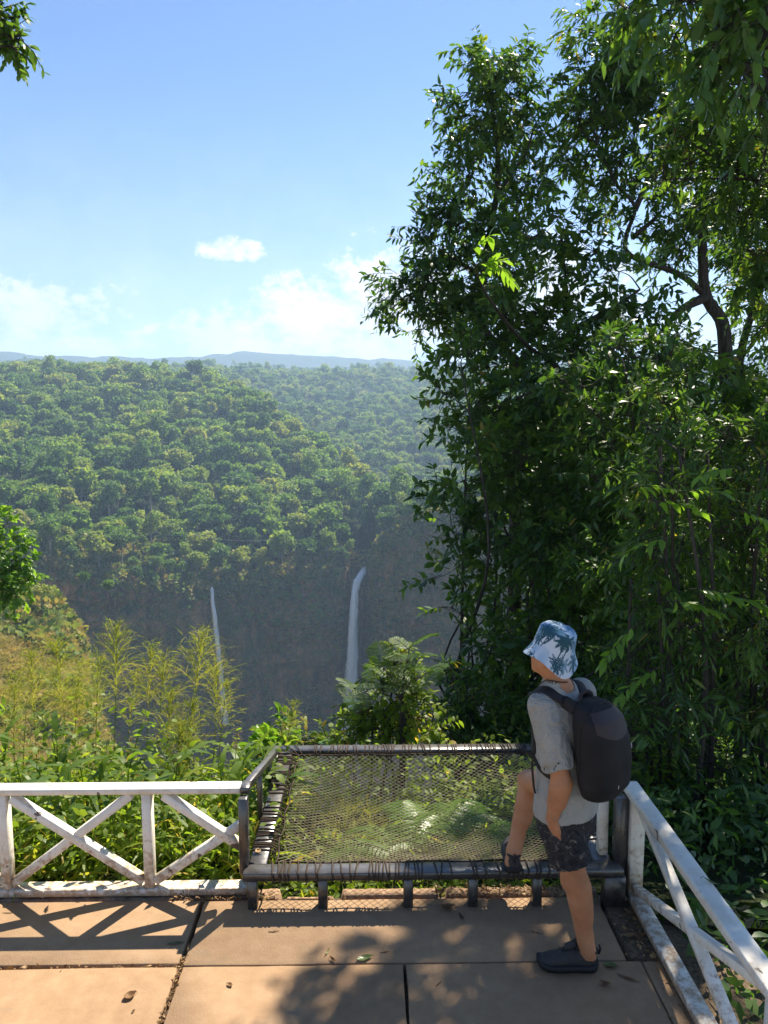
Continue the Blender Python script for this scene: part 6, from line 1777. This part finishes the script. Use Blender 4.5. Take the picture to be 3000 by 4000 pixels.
    # shoes
    def shoe(heel, fwd, name_label=None, pitch=0.0):
        heel = np.asarray(heel, float); fwd = nrm(fwd); sd = nrm(np.cross([0, 0, 1], fwd)); up = np.cross(fwd, sd)
        L = 0.288
        t = np.array([0, 0.02, 0.06, 0.13, 0.24, 0.36, 0.48, 0.60, 0.72, 0.82, 0.90, 0.95, 0.98, 0.995, 1.0])
        hw = np.array([0.008, 0.021, 0.032, 0.037, 0.037, 0.036, 0.039, 0.044, 0.047, 0.045, 0.038, 0.029, 0.019, 0.010, 0.003])
        ht = np.array([0.060, 0.085, 0.104, 0.109, 0.104, 0.106, 0.098, 0.083, 0.068, 0.059, 0.053, 0.049, 0.044, 0.038, 0.033])
        V = []; n = 16
        for i in range(len(t)):
            c = heel+fwd*(L*(t[i]-0.06))+sd*0.006*math.sin(t[i]*3)
            z0 = 0.020
            for k in range(n):
                a = 2*PI*k/n; ca, sa = math.cos(a), math.sin(a)
                w = hw[i]*math.copysign(abs(ca)**0.8, ca)*(1-0.30*max(0, sa)*(1 if 0.05 < t[i] < 0.55 else 0.2))
                z = z0+(ht[i]-z0)*(0.5+0.5*math.copysign(abs(sa)**0.75, sa))
                V.append(c+sd*w+up*z)
        F = [(i*n+k, i*n+(k+1) % n, (i+1)*n+(k+1) % n, (i+1)*n+k) for i in range(len(t)-1) for k in range(n)]
        F += [tuple(range(n-1, -1, -1)), tuple(range((len(t)-1)*n, len(t)*n))]
        mb = MB(); mb.add(V, F); so = mb.build('shoe', M['shoe'], man, True)
        md = so.modifiers.new('sub', 'SUBSURF'); md.levels = 1; md.render_levels = 2
        # sole with waist and toe spring
        V = []; zs = [(0.0, -0.002), (0.012, 0.005), (0.026, 0.004), (0.032, -0.002)]
        ring_t = 0.5-0.5*np.cos(np.linspace(0, PI, 26))
        for z, gr in zs:
            for sgn in (1, -1):
                for q in (ring_t if sgn > 0 else ring_t[::-1]):
                    w = I_(q, t, hw)+gr+0.003; tt = q*1.03-0.015
                    sp_ = 0.022*max(0, (q-0.78)/0.22)**2+0.010*max(0, (0.10-q)/0.10)**2
                    V.append(heel+fwd*(L*(tt-0.06))+sd*(sgn*w+0.006*math.sin(q*3))+up*(z+sp_))
        m_ = 52
        F = [(r_*m_+i, r_*m_+(i+1) % m_, (r_+1)*m_+(i+1) % m_, (r_+1)*m_+i) for r_ in range(3) for i in range(m_)]
        F += [tuple(range(m_-1, -1, -1)), tuple(range(3*m_, 4*m_))]
        mb = MB(); mb.add(V, F); mb.build('sole', M['sole'], so, True)
        # collar ring, tongue and laces
        cpt = heel+fwd*(L*0.115)+up*0.103
        ring = [cpt+fwd*0.046*math.cos(a)+sd*0.033*math.sin(a)+up*(0.010*math.cos(a)*0.6-0.006*abs(math.sin(a))) for a in np.linspace(0, 2*PI, 20)]
        mb = MB(); mb.add(*tube(ring, 0.0085, 7, False)); mb.build('collar', M['sole'], so, True)
        tg = [heel+fwd*(L*0.30)+up*0.125, heel+fwd*(L*0.36)+up*0.114, heel+fwd*(L*0.48)+up*0.101]
        mb = MB(); mb.add(*tube(tg, [0.016, 0.019, 0.016], 8)); mb.build('tongue', M['shoe'], so, True)
        for k in range(5):
            q = 0.36+0.058*k; z = I_(q, t, ht)+0.002
            a = heel+fwd*(L*(q-0.06))+up*z
            mb = MB(); mb.add(*tube(spline([a+sd*0.026-up*0.016, a+sd*0.012+up*0.001, a-sd*0.012+up*0.002+fwd*0.006, a-sd*0.026-up*0.014+fwd*0.008], 9), 0.0028, 5)); mb.build('lace', M['strap'], so, True)
        for s in (1, -1):
            a = heel+fwd*(L*0.29)+up*0.112
            mb = MB(); mb.add(*tube(spline([a, a+sd*0.028*s+up*0.016, a+sd*0.044*s-up*0.010+fwd*0.01, a+sd*0.016*s-up*0.004], 9), 0.0026, 5)); mb.build('lace', M['strap'], so, True)
        mb = MB(); mb.add(*tube([heel-fwd*0.022+up*0.075, heel-fwd*0.030+up*0.100, heel-fwd*0.024+up*0.122], [0.006, 0.007, 0.005], 6)); mb.build('pull_tab', M['strap'], so, True)
    shoe((1.083, 3.432, 0.0), (-0.995, 0.10, 0))
    shoe((0.776, 3.885, 0.213), (0.10, 0.99, 0.0))
    return man
build_person()

def build_backpack():
    def pack(P):
        d = loft(P, [0.9050, 0.9270, 0.9931, 1.1164, 1.2221, 1.3101, 1.3586, 1.3850], [0.070, 0.106, 0.128, 0.134, 0.131, 0.120, 0.096, 0.048], [0.030, 0.065, 0.092, 0.102, 0.099, 0.084, 0.058, 0.025], 2.7,
                 [-0.185, -0.205, -0.220, -0.228, -0.225, -0.212, -0.192, -0.175])
        return d+0.010*fbm(P*11, 3, 3)
    V, Q = surf_nets(pack, (0.80, 3.10, 0.88), (1.38, 3.66, 1.41), 0.0085)
    b = empty('backpack', tuple(wp(0, -0.22, 0.90)), 'black backpack with a brown top panel worn on the man\'s back', 'backpack')
    me = make_mesh('shell', V, Q.ravel(), np.full(len(Q), 4), M['pack'], True)
    obj('shell', me, b)
    l, f = loc(V); nrmv = np.zeros_like(V)
    fn_ = np.cross(V[Q[:, 2]]-V[Q[:, 0]], V[Q[:, 3]]-V[Q[:, 1]])
    for k in range(4): np.add.at(nrmv, Q[:, k], fn_)
    nrmv = nrm(nrmv)
    # brown upper panel: a clean-edged cloth laid on the shell
    nu, nv = 26, 20; PV = []
    zs_, A_, B_, F_ = [0.9050, 0.9270, 0.9931, 1.1164, 1.2221, 1.3101, 1.3586, 1.3850], [0.070, 0.106, 0.128, 0.134, 0.131, 0.120, 0.096, 0.048], [0.030, 0.065, 0.092, 0.102, 0.099, 0.084, 0.058, 0.025], [-0.185, -0.205, -0.220, -0.228, -0.225, -0.212, -0.192, -0.175]
    for j in range(nv):
        for i in range(nu):
            u = -1+2*i/(nu-1); v_ = j/(nv-1)
            z_ = 1.235+0.035*u*u+(1.352-1.235-0.035*u*u)*v_
            A1, B1, F1 = I_(z_, zs_, A_), I_(z_, zs_, B_), I_(z_, zs_, F_)
            lq = u*0.84*A1
            PV.append(wp(lq, F1-B1*(1-abs(lq/A1)**2.7)**(1/2.7), z_))
    PV = np.array(PV)
    j = [np.argmin(np.linalg.norm(V-p, axis=1)) for p in PV]
    PV = PV + nrmv[j]*(0.004 + np.einsum('ij,ij->i', V[j]-PV, nrmv[j]))[:, None]
    idx = np.arange(nu*nv).reshape(nv, nu)
    q = np.stack([idx[:-1, :-1], idx[1:, :-1], idx[1:, 1:], idx[:-1, 1:]], -1)
    obj('top_panel', make_mesh('top_panel', PV, q.reshape(-1), np.full((nu-1)*(nv-1), 4), M['pack_panel'], True), b, label='brown top panel')
    def on_shell(pts, off=0.003):
        out = []
        for p in pts:
            j = np.argmin(np.linalg.norm(V-p, axis=1)); out.append(V[j]+nrmv[j]*off)
        return np.array(out)
    SV, SQ = SHIRT; SN = np.zeros_like(SV)
    fs = np.cross(SV[SQ[:, 2]]-SV[SQ[:, 0]], SV[SQ[:, 3]]-SV[SQ[:, 1]])
    for k in range(4): np.add.at(SN, SQ[:, k], fs)
    SN = nrm(SN)
    def strip(path, w, th, name, mat, parent, hug=False):
        path = spline(path, 34)
        if hug:
            for i in range(len(path)):
                k = np.argmin(np.linalg.norm(SV-path[i], axis=1)); w_ = 1.0 if i > 5 else i/6
                path[i] = path[i]*(1-w_)+(SV[k]+SN[k]*0.004)*w_
            for _ in range(4): path[1:-1] = (path[:-2]+2*path[1:-1]+path[2:])/4
        tan = nrm(np.gradient(path, axis=0)); VV = []
        for i in range(len(path)):
            c0 = wp(0, 0, path[i][2]); o = nrm(path[i]-c0)
            if abs(np.dot(o, tan[i])) > 0.9: o = np.array([0, 0, 1.0])
            if path[i][2] > 1.36: o = nrm(o*0.3+np.array([0, 0, 1.0]))
            s = nrm(np.cross(tan[i], o)); o = np.cross(s, tan[i])
            for (a, c) in ((1, 0.3), (0.85, 1), (-0.85, 1), (-1, 0.3), (-0.9, -0.5), (0.9, -0.5)): VV.append(path[i]+s*w/2*a+o*th*c)
        n = 6; F = [(i*n+k, i*n+(k+1) % n, (i+1)*n+(k+1) % n, (i+1)*n+k) for i in range(len(path)-1) for k in range(n)]
        F += [tuple(range(n-1, -1, -1)), tuple(range((len(path)-1)*n, len(path)*n))]
        mb = MB(); mb.add(VV, F); return mb.build(name, mat, parent, True)
    for s in (1, -1):
        strip([wp(0.070*s, -0.150, 1.340), wp(0.082*s, -0.12, 1.372), wp(0.095*s, -0.075, 1.392), wp(0.115*s, -0.01, 1.398), wp(0.122*s, 0.065, 1.365), wp(0.125*s, 0.118, 1.29), wp(0.130*s, 0.138, 1.18), wp(0.150*s, 0.112, 1.06)], 0.060, 0.009, 'shoulder_strap', M['strap'], b, True)
        strip([wp(0.150*s, 0.112, 1.065), wp(0.168*s, 0.05, 1.015), wp(0.166*s, -0.04, 0.985), wp(0.115*s, -0.14, 0.965)], 0.024, 0.003, 'strap_webbing', M['strap'], b, True)
    strip([wp(0.1755, 0.055, 1.04), wp(0.178, 0.052, 0.98), wp(0.179, 0.05, 0.93), wp(0.178, 0.045, 0.885)], 0.016, 0.003, 'webbing_tail', M['strap'], b)
    h = [wp(0.045, -0.160, 1.360), wp(0.038, -0.157, 1.398), wp(0.0, -0.155, 1.413), wp(-0.038, -0.157, 1.398), wp(-0.045, -0.160, 1.360)]
    mb = MB(); mb.add(*tube(spline(h, 16), 0.0085, 7)); mb.build('grab_handle', M['strap'], b, True)
    zl = on_shell([wp(0.13*math.cos(a), -0.19-0.03*math.sin(a), 1.13+0.225*math.sin(a)) for a in np.linspace(-0.5, PI+0.5, 40)], 0.002)
    mb = MB(); mb.add(*tube(zl, 0.0034, 5)); mb.build('zip', M['strap'], b, True)
    for (l_, f_, z_) in ((-0.10, -0.33, 1.19), (0.03, -0.35, 1.02)):
        p = on_shell([wp(l_, f_, z_), wp(l_, f_, z_-0.022)], 0.004); mb = MB(); mb.add(*tube(p, 0.0024, 5)); mb.build('zip_pull', M['pull'], b)
build_backpack()

# ------------------------------------------------------------------ fallen leaves
def build_fallen():
    rng = np.random.default_rng(90)
    def curled(L, W, curl, twist, tone):
        n = 9; V = []
        for i in range(n):
            t = i/(n-1); w = W/2*max(0.03, math.sin(PI*t**0.85)**0.8)
            x = L*(t-0.5); z = curl*L*((2*t-1)**2)
            for s in (-1, -0.5, 0, 0.5, 1): V.append((x, s*w, 0.003+z+abs(s)**1.6*w*twist+0.002*math.sin(7*t+3*s)))
        F = [(i*5+k, i*5+k+1, (i+1)*5+k+1, (i+1)*5+k) for i in range(n-1) for k in range(4)]
        return V, F
    def leaf(px, py, z, L, W, curl, tw, mat, tone, rz, label, tilt=0.0):
        d = at(px, py, 1.0)-np.array([0, 0, H]); p = np.array([0, 0, H])+d*((z-H)/d[2])
        V, F = curled(L, W, curl, tw, tone); V = np.array(V)
        mb = MB(); mb.add(V, F, tone)
        st = tube([(L*0.48, 0, 0.004+curl*L*0.9), (L*0.62, 0.004, 0.003)], 0.0012, 4); mb.add(*st, tone)
        o = mb.build('fallen_leaf', M[mat], None, True, label=label, cat='leaf', group='fallen leaves'); o.location = tuple(p); o.rotation_euler = (tilt, 0, rz)
    De, Gr = 'dead', 'fallen_green'
    for a in [(687, 3686, 0, 0.085, 0.018, 0.02, 0.4, Gr, 0.3, 0.1, 'thin greenish fallen leaf in the shadow of the left fence, beside the slab joint'),
              (508, 3896, 0, 0.06, 0.045, 0.25, 0.5, De, 0.45, 0.7, 'brown curled fallen leaf alone on the sunny bottom left slab'),
              (521, 3953, 0, 0.022, 0.012, 0.1, 0.3, De, 0.1, 1.2, 'tiny dark leaf scrap below the brown curled leaf on the left slab'),
              (898, 3851, 0, 0.032, 0.022, 0.25, 0.4, De, 0.35, 2.5, 'small brown leaf on the sunny part of the middle slab'),
              (1067, 3641, 0, 0.05, 0.007, 0.03, 0.2, De, 0.2, 0.05, 'thin dark leaf sliver before the net frame, in the sun'),
              (1279, 3722, 0, 0.05, 0.009, 0.2, 0.4, Gr, 0.7, 1.2, 'thin yellow-green leaf at the edge of the dappled shade'),
              (1300, 3755, 0, 0.045, 0.018, 0.35, 0.7, De, 0.3, 2.2, 'small curled brown leaf just above the long slab joint'),
              (1424, 3747, 0, 0.085, 0.038, 0.12, 0.4, Gr, 0.1, 0.35, 'grey-green fallen leaf lying on the long slab joint'),
              (1749, 3552, 0, 0.075, 0.05, 0.3, 0.6, De, 0.4, 0.2, 'dead curled leaf in a sun patch between two net legs'),
              (1803, 3588, 0, 0.05, 0.02, 0.4, 0.6, De, 0.15, 1.9, 'dark upright curled leaf just right of the dead leaf by the net legs'),
              (1500, 3722, 0, 0.042, 0.004, 0.06, 0.1, De, 0.0, 0.1, 'dark thin stalk lying left of the middle slab corner'),
              (1712, 3846, 0, 0.038, 0.004, 0.04, 0.1, De, 0.0, 0.8, 'dark thin stalk in a light spot on the right slab'),
              (2092, 3644, 0, 0.05, 0.004, 0.03, 0.1, De, 0.0, -0.6, 'dark thin stalk on the slab near the raised foot\'s shadow'),
              (2385, 3775, 0, 0.075, 0.034, 0.12, 0.5, Gr, 0.5, -0.3, 'olive green fallen leaf right beside the heel of the standing shoe'),
              (2450, 3822, 0, 0.10, 0.016, 0.03, 0.3, De, 0.4, -0.6, 'long narrow dull leaf right of the olive leaf, toward the railing'),
              (2363, 3848, 0, 0.05, 0.026, 0.35, 0.7, De, 0.35, -0.4, 'reddish brown curled leaf below the standing shoe'),
              (2455, 3660, -0.004, 0.07, 0.03, 0.25, 0.5, De, 0.6, 0.1, 'dry leaf on the earth strip in the lit triangle by the railing'),
              (1008, 3325, NZ+0.023, 0.05, 0.032, 0.06, 0.2, De, 0.85, 1.7, 'orange leaf lying on the left bar of the net frame'),
              (1071, 3145, NZ+0.030, 0.03, 0.013, 0.1, 0.2, De, 0.7, 0.4, 'small yellowish leaf between the lashings of the left net bar'),
              (2008, 2952, 0.115, 0.09, 0.032, 0.1, 0.3, Gr, 0.9, -0.5, 'yellow-green leaf lying on the back of the net left of the man'),
              (1982, 3087, 0.085, 0.075, 0.030, 0.2, 0.4, Gr, 1.0, 0.6, 'pale yellow leaf on the net left of the raised knee'),
              (2778, 3449, 0.632, 0.075, 0.015, 0.15, 0.3, Gr, 0.5, 2.3, 'narrow green leaf lying on top of the right white railing'),
              (1720, 3490, 0.014, 0.06, 0.03, 0.3, 0.5, De, 0.3, 0.7, 'brown leaf on the kerb behind the third net leg'),
              (1900, 3486, 0.014, 0.07, 0.03, 0.3, 0.5, De, 0.45, 2.7, 'brown leaf on the kerb left of the fourth net leg'),
              (1985, 3478, 0.014, 0.055, 0.03, 0.3, 0.5, De, 0.55, 1.2, 'light brown leaf on the kerb right under the raised shoe')]:
        leaf(*a)
build_fallen()
